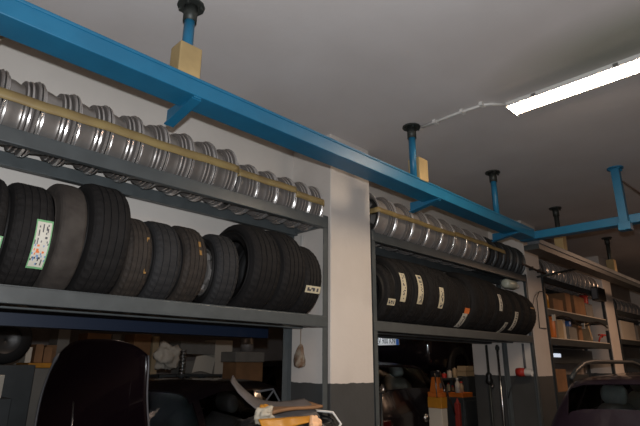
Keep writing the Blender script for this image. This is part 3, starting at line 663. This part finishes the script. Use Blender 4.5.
def bagfn(cx, cy, cz, rx, ry, rz_, s):
    def f(u, v):
        a = 2*PI*u; b_ = PI*(v-.5); k = 1+.16*math.sin(3*a+s)*math.cos(b_)+.10*math.sin(7*a+4*v+s)+.06*math.sin(13*a-9*v)
        d_ = (math.cos(a)*math.cos(b_), math.sin(a)*math.cos(b_), math.sin(b_)); k = 1+.5*noise.noise(Vector(d_)*1.7+Vector((s, s, s)))+.28*abs(noise.noise(Vector(d_)*4.5+Vector((s, 0, 0))))+.08*noise.noise(Vector(d_)*9)
        return (cx+rx*k*math.cos(a)*math.cos(b_), cy+ry*k*math.sin(a)*math.cos(b_), cz+rz_*k*math.sin(b_))
    return f
tag(build('plastic_bag', G().grid(bagfn(1.655, 2.05, 1.345, .045, .04, .035, 1), 44, 22), M['cream'], smooth=True), 'crumpled whitish plastic bag on the left of the yellow-lined bin', 'bag')
tag(build('yellow_bag', G().grid(bagfn(1.69, 2.09, 1.372, .028, .025, .018, 2), 44, 22), M['yellow'], smooth=True), 'crumpled yellow bag under the grey curved trim', 'bag')
tag(build('paper_pack', G().grid(bagfn(1.88, 1.92, 1.30, .032, .02, .035, 4), 44, 22), mat('peach_paper', (0.85, 0.50, 0.27), 0.6), smooth=True), 'bright peach-coloured paper pack at the front rim of the bin', 'paper')
Q0, Q1 = at(263, 420, 1.955), at(319, 416, 1.955)
tag(build('yellow_sheet', G().grid(lambda u, v: tuple(Q0.lerp(Q1, u)+Vector((0, .035*(1-v)+.006*math.sin(u*14), -.035*v-.012*v*math.sin(u*5)))), 24, 5), M['yellow'], smooth=True, solid=.003), 'orange-yellow plastic sheet folded over the front rim of the bin', 'plastic sheet')
# ------------------------------------------------------------------ cars
def smoothpar(st, n):
    out = []
    for i in range(n+1):
        x = st[0][0]+(st[-1][0]-st[0][0])*i/n
        k = 0
        while k < len(st)-2 and x > st[k+1][0]: k += 1
        u = (x-st[k][0])/(st[k+1][0]-st[k][0]); u = min(1, max(0, u)); us = u*u*(3-2*u)*.5+u*.5
        out.append([x]+[a+(b-a)*us for a, b in zip(st[k][1:], st[k+1][1:])])
    return out
def car(name, loc, rot, st, paint, label, side_win, scr, rear, pill=(), bonnet=None, rails=False, ground=0, seats=None, seatm='seat', plate=None, zwin=None):
    """st stations: x, zlow, zbelt, ztop, half width at belt, half width at roof; x grows to the front"""
    root = thing(name, (loc[0], loc[1], ground), label, 'car', None, (0, 0, rot))
    P = smoothpar(st, 90)
    def ring(p):
        x, zl_, zb, zt, hb, ht = p
        zr_ = max(zb+.01, zt-.07)
        pts = [(0, zl_), (hb*.86, zl_), (hb*.97, zl_+.10), (hb*1.0, zl_+(zb-zl_)*.45), (hb, zb-.10), (hb*.975, zb)]
        for q in (.33, .66): pts.append((hb*.975+(ht-hb*.975)*q+.015*math.sin(PI*q), zb+(zr_-zb)*q))
        pts += [(ht, zr_), (ht*.95, max(zr_, zt-.03)), (ht*.78, zt), (ht*.4, zt+.015), (0, zt+.02)]
        return [(x, y, z) for y, z in pts] + [(x, -y, z) for y, z in pts[::-1][1:-1]]
    rings = [ring(p) for p in P]; n = len(rings[0]); V = [q for r in rings for q in r]
    body = []; sg = {}; wg = []; rg = []
    inr = lambda x, w: w is not None and w[0] < x < w[1]
    for i in range(90):
        x = (P[i][0]+P[i+1][0])/2
        for j in range(n):
            j2 = (j+1) % n; q = (i*n+j, i*n+j2, (i+1)*n+j2, (i+1)*n+j)
            side = j in (5, 6, 7) or j in (n-8, n-7, n-6); top = 8 <= j <= n-9
            if side and any(inr(x, w_) for w_ in side_win): sg.setdefault((j < 9, [inr(x, w_) for w_ in side_win].index(True)), []).append(q)
            elif top and inr(x, scr): wg.append(q)
            elif top and inr(x, rear): rg.append(q)
            elif bonnet and top and inr(x, bonnet): continue
            else: body.append(q)
    body.append(tuple(range(n))[::-1]); body.append(tuple(90*n+k for k in range(n)))
    def sub(faces):
        ids = sorted({a for f in faces for a in f}); mp = {a: i for i, a in enumerate(ids)}
        return G().add([V[a] for a in ids], [tuple(mp[a] for a in f) for f in faces])
    build('body', sub(body), M[paint], root, smooth=True, world=False, solid=.012).modifiers.new('e', 'EDGE_SPLIT').split_angle = math.radians(50)
    for nm, fs in [('side_window', q) for q in sg.values()]+[('windscreen', wg), ('rear_window', rg)]:
        if fs: build(nm, sub(fs), M['glass'], root, smooth=True, world=False)
    for wx in (st[0][0]+.75, st[-1][0]-.8):
        for s_ in (-1, 1):
            hb = max(p[4] for p in st)
            g = G().lathe([(-.10, .20), (-.10, .29), (-.08, .315), (.08, .315), (.10, .29), (.10, .20)], 'Y', 40, c=(wx, s_*(hb-.08), .316))
            wl = build('wheel', g, M['side'], root, smooth=True, world=False)
            g = G().lathe([(.02, .001), (.02, .05), (-.01, .07), (.01, .17), (.06, .20), (-.06, .205)], 'Y', 32, c=(wx, s_*(hb-.08), .316))
            build('hub', g, M['alloyd'], wl, smooth=True, world=False)
    for s_ in (-1, 1):
        zb = st[1][2]
        build('tail_lamp', box(st[0][0]-.012, st[0][0]+.05, s_*st[0][4]*.82-.09, s_*st[0][4]*.82+.09, zb-.25, zb-.06), M['lens'], root, bevel=.01, world=False)
        build('headlamp', box(st[-1][0]-.05, st[-1][0]+.012, s_*st[-1][4]*.78-.12, s_*st[-1][4]*.78+.12, .62, .74), M['white'], root, bevel=.01, world=False)
    if rails:
        for s_ in (-1, 1):
            y = s_*rails[0]; xa_, xb_, z0, z1 = rails[1:]
            pts = [(xa_, y, z0), (xa_+.15, y, z0+(z1-z0)*.45), (xa_+.42, y, z0+(z1-z0)*.88), (xa_+.7, y, z1), (xb_-.5, y, z1), (xb_-.15, y, z1-.04), (xb_, y, z0+.0)]
            g = G().tube(pts, .022, 12)
            build('roof_rail', g, M['rackdark'], root, smooth=True, world=False)
    if seats:
        for (sx, sy, zt) in seats:
            g = G().tube([(sx, sy, .45), (sx-.02, sy, .60), (sx-.08, sy, zt-.28), (sx-.10, sy, zt-.2)], [.20, .24, .22, .15], 14)
            so = build('seat', g, M[seatm], root, smooth=True, world=False)
            build('headrest', G().tube([(sx-.10, sy-.11, zt-.09), (sx-.10, sy-.08, zt-.09), (sx-.10, sy+.08, zt-.09), (sx-.10, sy+.11, zt-.09)], [.05, .085, .085, .05], 14), M[seatm], so, smooth=True, world=False)
    return root
# purple estate at right with roof rails, its rear window towards us
st = [(0, .35, .86, .90, .74, .62), (.06, .28, .98, 1.10, .83, .66), (.14, .24, 1.0, 1.32, .88, .66), (.22, .22, 1.0, 1.44, .90, .67), (.5, .20, 1.0, 1.475, .91, .69), (1.8, .2, .98, 1.50, .91, .70), (2.4, .2, .96, 1.47, .91, .68), (3.25, .2, .95, 1.0, .90, .70), (4.1, .22, .84, .88, .86, .66), (4.4, .28, .66, .70, .74, .6)]
cr = car('car', (5.02, 1.20), 0, st, 'carpurple', 'dark purple estate car with roof rails at lower right', [(.45, 1.25), (1.33, 2.15), (2.2, 3.0)], (2.5, 3.2), (.075, .205), rails=(.655, .28, 3.0, 1.46, 1.622), seats=[(1.9, .35, 1.34), (1.9, -.35, 1.34), (.95, .42, 1.34), (.95, -.1, 1.30), (.95, -.45, 1.30)], seatm='seatl')
# black hatchback with raised bonnet behind the left rack
hx, hy = -.953, -.301
st = [(.42, .35, .84, .88, .62, .52), (.5, .28, .92, 1.08, .68, .54), (.7, .22, .95, 1.36, .71, .54), (1.0, .2, .95, 1.41, .72, .56), (1.7, .2, .93, 1.42, .72, .56), (2.15, .2, .92, 1.34, .72, .55), (2.75, .2, .93, .98, .72, .60), (3.3, .2, .84, .88, .70, .60), (3.55, .28, .66, .7, .6, .5)]
ang = math.atan2(hy, hx)
cx, cy = 1.38, 3.95
car('car', (cx-2.75*hx, cy-2.75*hy), ang, st, 'carblack', 'black hatchback with its bonnet raised behind the left rack', [(.8, 1.15), (1.25, 2.0), (2.06, 2.5)], (2.1, 2.72), (.45, .68), bonnet=(2.8, 3.45), seats=[(1.5, .3, 1.30), (1.5, -.3, 1.30)])
carA = [o for o in bpy.data.objects if o.name.startswith('car') and o.type == 'EMPTY' and 'hatchback' in o.get('label', '')][0]
bpy.context.view_layer.update()
inv = (Matrix.Translation(carA.location) @ carA.rotation_euler.to_matrix().to_4x4()).inverted()
Btr, Bbr, Btl, Bbl = at(150, 343, 3.33), at(150, 440, 3.45), at(62, 343, 4.35), at(34, 440, 4.15)
def bon(u, v):
    b0 = Bbl.lerp(Bbr, u); b1 = Btl.lerp(Btr, u); s_ = u*2-1
    vv = v*(1-.13*abs(s_)**4)
    nrm = (Bbr-Bbl).cross(Btl-Bbl).normalized()
    nrm = -nrm if nrm.y > 0 else nrm
    k = 1-.10*max(0, v-.75)**2*16*.35
    p = b0.lerp(b1, vv); mid = Bbl.lerp(Bbr, .5).lerp(Btl.lerp(Btr, .5), vv)
    p = mid+(p-mid)*k + nrm*(.07*(1-s_*s_)+.05*math.sin(PI*v))
    return tuple(inv @ p)
bo = build('bonnet', G().grid(bon, 36, 22), M['carmaroon'], carA, smooth=True, world=False, solid=.02)
build('bonnet_edge', G().tube([bon(0, v/14) for v in range(15)], [.016]*12+[.02, .03, .02], 8), M['greyp'], bo, smooth=True, world=False)
build('bonnet_edge', G().tube([bon(1, v/14) for v in range(15)], .008, 8), M['greyp'], bo, smooth=True, world=False)
build('bonnet_stay', G().tube([(3.0, .45, .88), (3.05, .46, 1.35)], .006, 8), M['steel'], carA, smooth=True, world=False)
# dark people carrier behind the second rack
st = [(0, .35, .95, 1.0, .70, .6), (.1, .3, 1.05, 1.3, .79, .64), (.3, .22, 1.05, 1.55, .82, .66), (.9, .2, 1.05, 1.60, .83, .68), (2.2, .2, 1.03, 1.60, .83, .68), (2.7, .2, 1.0, 1.5, .83, .66), (3.3, .2, 1.0, 1.05, .82, .66), (3.9, .24, .85, .9, .78, .6), (4.1, .3, .66, .7, .68, .55)]
car('car', (5.20, 3.62), PI/2, st, 'carblack', 'black people carrier behind the second rack', [(.45, 1.2), (1.28, 2.05), (2.12, 2.9)], (2.75, 3.25), (.07, .28), seats=[(.75, -.35, 1.50), (.75, .35, 1.50), (1.7, -.35, 1.45), (1.7, .35, 1.45)], seatm='seatl')
# raised car with number plate
st = [(0, .35, .84, .88, .74, .62), (.08, .28, .95, 1.05, .82, .66), (.4, .22, .95, 1.38, .86, .62), (1.0, .2, .95, 1.45, .87, .64), (1.9, .2, .93, 1.45, .87, .64), (2.4, .2, .92, 1.3, .87, .62), (2.95, .2, .93, .98, .86, .66), (3.8, .22, .82, .86, .82, .62), (4.05, .3, .66, .7, .7, .55)]
pl = at(385, 341, 5.15)
rc = car('car', (pl.x+.03, pl.y-.02), 0, st, 'carblack', 'dark car raised on a lift showing a white number plate', [(.5, 1.25), (1.33, 2.0), (2.05, 2.7)], (2.35, 2.9), (.1, .38), ground=1.22)
pb = thing('tmp', (0, 0, 0), None, None); bpy.data.objects.remove(pb)
zp = pl.z-1.22
light('plate_fill_light', 'AREA', (pl.x-.16, pl.y, pl.z+.14), .6, (.9, .95, 1), .3, (pl.x, pl.y, pl.z), .03)  # added fill light that brightens the plate, no lamp seen there
build('plate_fill_housing', box(-.05, -.01, -.18, .18, zp+.10, zp+.12), M['black'], rc, world=False)  # invented casing for the added fill light
np_ = build('number_plate', box(-.030, -.022, -.26, .26, zp-.068, zp+.068), M['platew'], rc, bevel=.002, world=False)
build('blue_band', box(-.032, -.0302, -.258, -.205, zp-.066, zp+.066), M['plateb'], np_, world=False)
build('blue_band', box(-.032, -.0302, .215, .258, zp-.066, zp+.066), M['plateb'], np_, world=False)
def text_mesh(txt, size, m, parent, mtx):
    cu = bpy.data.curves.new('lettering', 'FONT'); cu.body = txt; cu.size = size; cu.align_x = 'CENTER'; cu.align_y = 'CENTER'; cu.extrude = .0004; cu.offset = size*.012
    o = bpy.data.objects.new('lettering', cu); COL.objects.link(o); cu.materials.append(m)
    dg = bpy.context.evaluated_depsgraph_get(); me = bpy.data.meshes.new_from_object(o.evaluated_get(dg)); bpy.data.objects.remove(o)
    me.transform(mtx); o = bpy.data.objects.new('lettering', me); COL.objects.link(o); o.parent = parent; return o
# text faces -X, reads left (+Y) to right (-Y)
mt_ = Matrix(((0, 0, -1, -.0315), (-1, 0, 0, .005), (0, 1, 0, zp-.002), (0, 0, 0, 1)))
text_mesh('EV 900 KN', .125, M['ink'], np_, mt_ @ Matrix.Diagonal((.66, 1, 1, 1)))
t = thing('car_lift', (pl.x+1.9, 5.15, 0), 'two-post car lift carrying the dark raised car', 'car lift')
for s_ in (-1, 1):
    y = 5.13+s_*1.25
    build('column', box(pl.x+1.8, pl.x+2.05, y-.12, y+.12, 0, 3.0), M['rackdark'], t, bevel=.01)
    build('foot', box(pl.x+1.6, pl.x+2.2, y-.25, y+.25, 0, .03), M['rackdark'], t)
    for k in (-1, 1):
        build('arm', box(-.05, .05, 0, 1.0, 1.36, 1.42, rot=Matrix.Rotation(k*.65, 3, 'Z') @ (Matrix.Rotation(0, 3, 'Z') if s_ < 0 else Matrix.Rotation(PI, 3, 'Z')), c=(0, 0, 1.39)).__class__().add([Vector(p)+Vector((pl.x+1.92, y, 0)) for p in box(-.05, .05, 0, 1.0, 1.36, 1.41, rot=Matrix.Rotation(k*.65*-s_, 3, 'Z') @ (Matrix.Rotation(0, 3, 'Z') if s_ < 0 else Matrix.Rotation(PI, 3, 'Z')), c=(0, 0, 1.385)).v], [(0,1,3,2),(4,6,7,5),(0,4,5,1),(2,3,7,6),(0,2,6,4),(1,5,7,3)]), M['redw'], t)

# ------------------------------------------------------------------ store room stock seen under the left rack
def store_shelf(x0, x1, y0, y1, levels, label, m='rackdark'):
    t = thing('shelving_unit', ((x0+x1)/2, (y0+y1)/2, 0), label, 'shelving')
    for x in (x0, x1-.04):
        for y in (y0, y1-.04): build('post', box(x, x+.04, y, y+.04, 0, levels[-1]+.002), M[m], t)
    for z in levels: build('shelf', box(x0, x1, y0-.002, y1+.002, z-.03, z), M[m], t, bevel=.003)
    return t
Ys = 6.3
store_shelf(.3, 4.3, Ys, Ys+.5, [.4, .95, 1.42], 'dark shelving with clutter at the back of the left store room')
def onstore(x0, x1, ytop, y, zb, m, label, name='carton', dep=.3, lid=False, **k):
    a = at(x0, ytop, y); b = at(x1, ytop, y)
    return carton(a.x, b.x, y, y+dep, zb, max(a.z, zb+.05), m, label, name=name, lid=lid, **k)
zs = 1.421
onstore(60, 72, 325, Ys+.02, zs, 'greybox', 'tall grey carton left of the raised bonnet in the store room')
onstore(28, 45, 350, Ys+.02, zs, 'card', 'reddish brown box on the store shelf at far left')
onstore(47, 58, 345, Ys+.02, zs, 'card', 'narrow brown box on the store shelf left of the bonnet', dep=.25)
onstore(135, 152, 334, Ys+.02, zs, 'card', 'brown cardboard box just right of the raised bonnet')
onstore(181, 216, 341, Ys+.05, zs+.27, 'greybox', 'grey carton stacked on the store shelf behind the coil spring')
o = onstore(183, 215, 361, Ys+.03, zs, 'greybox', 'flat grey carton beneath the stacked grey carton')
onstore(216, 233, 340, Ys+.04, zs, 'whitebox', 'pale grey carton right of the stacked grey carton')
a = at(222, 362, 5.45); b_ = at(263, 362, 5.45); zq = at(240, 385, 5.45).z
store_shelf(a.x+.18, b_.x+.01, 5.42, 5.8, [.5, zq], 'low shelving carrying the big orange-brown box')
carton(a.x+.22, b_.x+.0, 5.45, 5.75, zq+.002, a.z, 'card', 'big orange-brown cardboard box with a dark lid in the store room', name='carton', lid=False)
tag(build('box_lid', box(a.x+.19, b_.x+.01, 5.43, 5.77, a.z+.002, a.z+.13), M['greybox'], bevel=.01), 'dark cloth-covered lid on the big orange-brown box', 'lid')
c_ = at(247, 350, 5.62)
tag(build('tin_can', G().lathe([(0, .001), (0, .09), (.17, .09), (.18, .08), (.18, .001)], 'Z', 24, c=(c_.x, 5.62, a.z+.132)), M['alloyd'], smooth=True), 'shiny tin can on the lid of the orange-brown box', 'can')
zc3 = [(88, 112, 333, 'card', 'reddish brown flat carton just above the raised bonnet', .0), (113, 122, 334, 'greybox', 'narrow grey carton above the raised bonnet right of the brown one', 0), (154, 160, 336, 'cardl', 'thin cream carton right of the brown carton beside the bonnet', 0), (5, 20, 356, 'greybox', 'low grey carton on the main store shelf at far left', 0)]
for a_, b2_, yt, m_, lb, _ in zc3: onstore(a_, b2_, yt, Ys+.02, zs, m_, lb)
# yellow tray, tyre, white boxes on the left
a = at(28, 366, 5.2); b_ = at(55, 366, 5.2)
tag(build('yellow_tray', box(a.x, b_.x, 5.36, 5.6, zs+.0, zs+.045), M['yellow'], bevel=.006), 'yellow tray on the store shelf at far left', 'tray') if False else None
t = thing('coil_spring', (at(182, 370, 5.6).x, 5.6, 0), 'upright coil spring on a stand catching the light in the store room', 'spring')
sx = at(182, 370, 5.6).x
pts = [(sx+.035*math.cos(k*.5), 5.6+.035*math.sin(k*.5), 1.44+.0024*k*1.2) for k in range(100)]
build('coil', G().tube(pts, .007, 6), M['steel'], t, smooth=True)
build('stand', G().tube([(sx, 5.6, 0), (sx, 5.6, 1.42)], .03, 12), M['rackdark'], t, smooth=True)
build('stand_plate', G().tube([(sx, 5.6, 1.42), (sx, 5.6, 1.435)], .07, 16), M['rackdark'], t, smooth=True)
tag(build('white_sack', G().grid(bagfn(at(170, 350, 6.0).x, 6.05, 1.66, .15, .13, .16, 3), 44, 22), M['whitebox'], smooth=True), 'pale plastic sack standing behind the coil spring', 'sack')
store_shelf(at(160, 350, 5.9).x, at(203, 350, 5.9).x, 5.85, 6.22, [.5, 1.0, 1.435], 'middle shelving holding the pale sack and a leaning paper sheet')
tag(build('paper_sheet', G().grid(lambda u, v: (at(190, 370, 5.95).x+.30*u+.10*v, 5.90+.09*v, 1.452+.20*v+.02*math.sin(4*u)), 8, 8), M['whitebox'], solid=.004), 'white paper sheet leaning on the middle shelving', 'paper')
wp = at(5, 340, 5.3)
t = thing('spare_wheel', (wp.x, 5.3, 0), 'dark spare wheel on a stand at the far left of the store room', 'wheel')
for nm, pr, m_ in (('tyre', [(-.07, .12), (-.07, .19), (-.05, .21), (.05, .21), (.07, .19), (.07, .12)], 'side'), ('rim', [(-.05, .12), (-.02, .07), (-.03, .02), (.0, .001)], 'steelb')):
    build(nm, G().lathe(pr, 'Y', 40, c=(wp.x, 5.3, wp.z)), M[m_], t, smooth=True)
build('stand', box(wp.x-.25, wp.x+.25, 5.15, 5.45, 0, wp.z-.215), M['rackdark'], t, bevel=.01)
carton(at(0, 380, 4.9).x-.3, at(10, 380, 4.9).x, 4.75, 5.1, 0, 1.30, 'rackdark', 'grey locker at the lower left edge of the store room', name='locker', cat='cabinet', lid=False)
carton(at(1, 365, 4.8).x, at(7, 365, 4.8).x, 4.8, 4.95, 1.302, 1.48, 'whitebox', 'small white carton on the grey locker', lid=False)
xx0, xx1 = at(27, 368, 5.6).x, at(54, 368, 5.6).x
t = thing('yellow_topped_crate', ((xx0+xx1)/2, 5.75, 0), 'yellow-topped crate stack left of the raised bonnet', 'crate')
build('crate', box(xx0, xx1, 5.55, 5.95, 0, at(40, 368, 5.6).z), M['greybox'], t, bevel=.006)
build('yellow_top', box(xx0-.01, xx1+.01, 5.54, 5.96, at(40, 368, 5.6).z+.001, at(40, 363, 5.6).z), M['yellow'], t, bevel=.006)
zy = at(40, 363, 5.6).z+.002
carton(at(25, 350, 5.65).x, at(31, 350, 5.65).x, 5.6, 5.8, zy, at(28, 347, 5.6).z, 'whitebox', 'small upright white carton on the yellow-topped crate', lid=False)
carton(at(34, 350, 5.65).x, at(42, 350, 5.65).x, 5.6, 5.85, zy, at(28, 344, 5.6).z, 'card', 'left brown box on the yellow-topped crate', lid=False)
carton(at(43, 350, 5.65).x, at(51, 350, 5.65).x, 5.6, 5.85, zy, at(28, 347, 5.6).z, 'card', 'right brown box on the yellow-topped crate', lid=False)
# folding steel frame right, beside door post
t = thing('folding_frame', (at(272, 392, 3.4).x, 3.4, 0), 'thin grey metal frame leaning inside the store room by the rack post', 'frame')
def P3(x, y, Y): return tuple(at(x, y, Y))
build('tube', G().tube([P3(256, 392, 3.5), P3(273, 389, 3.45), P3(281, 404, 3.4), (at(284, 410, 3.4).x, 3.4, .012)], .010, 8), M['greyp'], t)
build('tube', G().tube([P3(274, 390, 3.46), P3(266, 401, 3.5), (at(262, 410, 3.5).x, 3.5, .012)], .008, 8), M['greyp'], t)

# ------------------------------------------------------------------ things seen under the second rack
Ym = 3.40
p = at(438, 400, Ym)
t = thing('air_tool_stand', (p.x, Ym, 0), 'tall orange and yellow machine with a white lower panel under second rack', 'machine')
z_ = lambda y, Y=Ym, x=438: at(x, y, Y).z
hw = .06
build('lower_panel', box(p.x-hw, p.x+hw, Ym-.08, Ym+.1, 0, z_(408)), M['whitebox'], t, bevel=.006)
build('yellow_band', box(p.x-hw-.004, p.x+hw+.004, Ym-.084, Ym+.104, z_(408), z_(397)), M['yellow'], t, bevel=.006)
g = G().box(p.x-hw, p.x+hw, Ym-.08, Ym+.1, z_(397), z_(392)); build('collar', g, M['orangep'], t, bevel=.006)
g = G(); cX, cY = p.x-.02, Ym; g.add([(cX-.055, cY-.06, z_(392)), (cX+.06, cY-.06, z_(392)), (cX+.06, cY+.06, z_(392)), (cX-.055, cY+.06, z_(392)), (cX-.035, cY-.04, z_(377)), (cX+.03, cY-.04, z_(377)), (cX+.03, cY+.04, z_(377)), (cX-.035, cY+.04, z_(377))], [(3,2,1,0), (4,5,6,7), (0,1,5,4), (1,2,6,5), (2,3,7,6), (3,0,4,7)])
build('head', g, M['orangep'], t, bevel=.006)
build('display', box(cX-.02, cX+.015, cY-.066, cY-.058, z_(388), z_(383)), M['greyp'], t)
build('black_top', box(cX-.04, cX+.035, cY-.05, cY+.05, z_(377), z_(371)), M['black'], t, bevel=.008)
build('side_rail', G().tube([(cX-.075, cY-.05, z_(397)), (cX-.085, cY-.05, z_(385)), (cX-.06, cY-.03, z_(373))], .007, 8), M['steel'], t, smooth=True)
build('hose', G().tube([P3(440, 376, 3.36), P3(445, 388, 3.3), P3(451, 402, 3.3), P3(455, 414, 3.4)], .007, 8), M['cable'], t, smooth=True)
build('reel', G().lathe([(-.02, .001), (-.02, .04), (.02, .04), (.02, .001)], 'Y', 20, c=P3(426, 418, 3.3)), M['steel'], t, smooth=True)
# shelf with clutter behind
Yc = 4.05
x0_, x1_ = at(441, 380, Yc).x, at(462, 380, Yc).x
def zc2(y, x=452): return at(x, y, Yc).z
zA, zB = zc2(378), zc2(391)
store_shelf(x0_, x1_+.02, Yc, Yc+.2, [.5, 1.0, zB, zA], 'small open shelving crowded with bottles under the second rack')
it = [('card', .6, .09, 'brown tin on the top of the crowded shelf'), ('redp', .8, .06, 'red tin on the top of the crowded shelf'), ('whitebox', .75, .10, 'white tin on the top of the crowded shelf'), ('cardl', 1.0, .13, 'cream flask on the top of the crowded shelf')]
for k, (m_, q, h_, lb) in enumerate(it):
    xx = x0_+.07+(x1_-x0_-.10)*k/3.2
    lathe_thing('tin', xx, Yc+.08, zA+.001, can(.035, h_), m_, lb, 'tin', [(h_, .001), (h_, .02), (h_+.015, .02), (h_+.015, .001)], 'steel', n=16)
for k in range(5):
    xx = x0_+.07+(x1_-x0_-.12)*k/4
    m_ = ['whitebox', 'steel', 'cardl', 'card', 'white'][k]; h_ = [.08, .06, .09, .05, .06][k]
    lathe_thing('bottle', xx, Yc+.07, zB+.001, can(.026, h_), m_, ['white', 'shiny', 'cream', 'brown', 'pale plastic'][k]+' bottle on the lower board of the crowded shelf', 'bottle', [(h_, .001), (h_, .014), (h_+.02, .014), (h_+.02, .001)], 'redp', n=16)
xq = at(464.5, 370, 4.05).x+.02; xr = at(473, 370, 4.05).x
t = thing('carton_stand', ((xq+xr)/2, 4.1, 0), 'dark cabinet carrying cream cartons beside the crowded shelf', 'cabinet')
build('body', box(xq, xr+.12, 4.03, 4.25, 0, 1.40), M['rackdark'], t, bevel=.005)
build('door', box(xq+.01, xr+.10, 4.015, 4.028, .1, 1.37), M['rackdark'], t, bevel=.003)
h0 = 1.402; hh = (at(468, 366, 4.05).z-h0)/2
carton(xq+.01, xr+.03, 4.05, 4.2, h0, h0+hh-.004, 'cardl', 'lower cream carton on the dark cabinet under second rack', lid=False)
carton(xq+.02, xr+.02, 4.05, 4.2, h0+hh, h0+2*hh, 'cardl', 'upper cream carton on the dark cabinet under second rack', lid=False)
pr_ = at(458, 412, 3.6)
t = thing('red_jack', (pr_.x, 3.6, 0), 'narrow red steel jack column standing under the second rack', 'jack')
build('column', box(pr_.x-.03, pr_.x+.03, 3.57, 3.63, .02, at(458, 403, 3.6).z), M['redw'], t, bevel=.005)
build('foot', box(pr_.x-.12, pr_.x+.12, 3.45, 3.75, 0, .02), M['redw'], t)
build('pointed_top', G().tube([(pr_.x, 3.6, at(458, 403, 3.6).z), (pr_.x, 3.6, at(458, 398, 3.6).z)], [.03, .006], 8), M['redw'], t)
xw = at(466, 412, 3.62).x
t = thing('parts_cabinet', (xw+.1, 3.7, 0), 'low cabinet of bottles and orange trays near the side of second pillar', 'cabinet')
build('body', box(xw-.05, xw+.4, 3.62, 3.9, 0, 1.15), M['rackdark'], t, bevel=.005)
for k in range(3): build('drawer', box(xw-.04, xw+.39, 3.605, 3.618, .15+.33*k, .45+.33*k), M['rackdark'], t, bevel=.003)
carton(xw-.03, xw+.25, 3.64, 3.85, 1.152, 1.21, 'orangep', 'orange parts tray on the low cabinet near second pillar', name='parts_tray', cat='tray', lid=False)
lathe_thing('bottle', xw+.0, 3.72, 1.212, [(0, .001), (0, .035), (.11, .035), (.15, .015), (.17, .015), (.17, .001)], 'whitebox', 'white bottle standing in the orange parts tray, left', 'bottle', [(.17, .001), (.17, .018), (.19, .018), (.19, .001)], 'white', n=16)
lathe_thing('bottle', xw+.1, 3.72, 1.212, [(0, .001), (0, .03), (.08, .03), (.11, .015), (.12, .015), (.12, .001)], 'cardl', 'cream bottle standing in the orange parts tray, right', 'bottle', [(.12, .001), (.12, .018), (.14, .018), (.14, .001)], 'redp', n=16)
# small lit headlamp-like thing at left of the second opening
p = at(381, 389, 3.3)
t = thing('work_lamp', (p.x, 3.3, 0), 'small chrome work lamp on a stand just right of the wide pillar', 'lamp')
build('pole', G().tube([(p.x, 3.3, .02), (p.x, 3.3, p.z-.03)], .012, 10), M['rackdark'], t, smooth=True)
build('base', G().tube([(p.x, 3.3, 0), (p.x, 3.3, .02)], .15, 20), M['rackdark'], t)
build('reflector', G().lathe([(0, .001), (.01, .02), (-.02, .045), (-.025, .045), (.02, .02)], 'Y', 20, c=(p.x, 3.3, p.z)), M['steel'], t, smooth=True)
# dome lamp under the shelf
p = at(409, 341, 4.0)
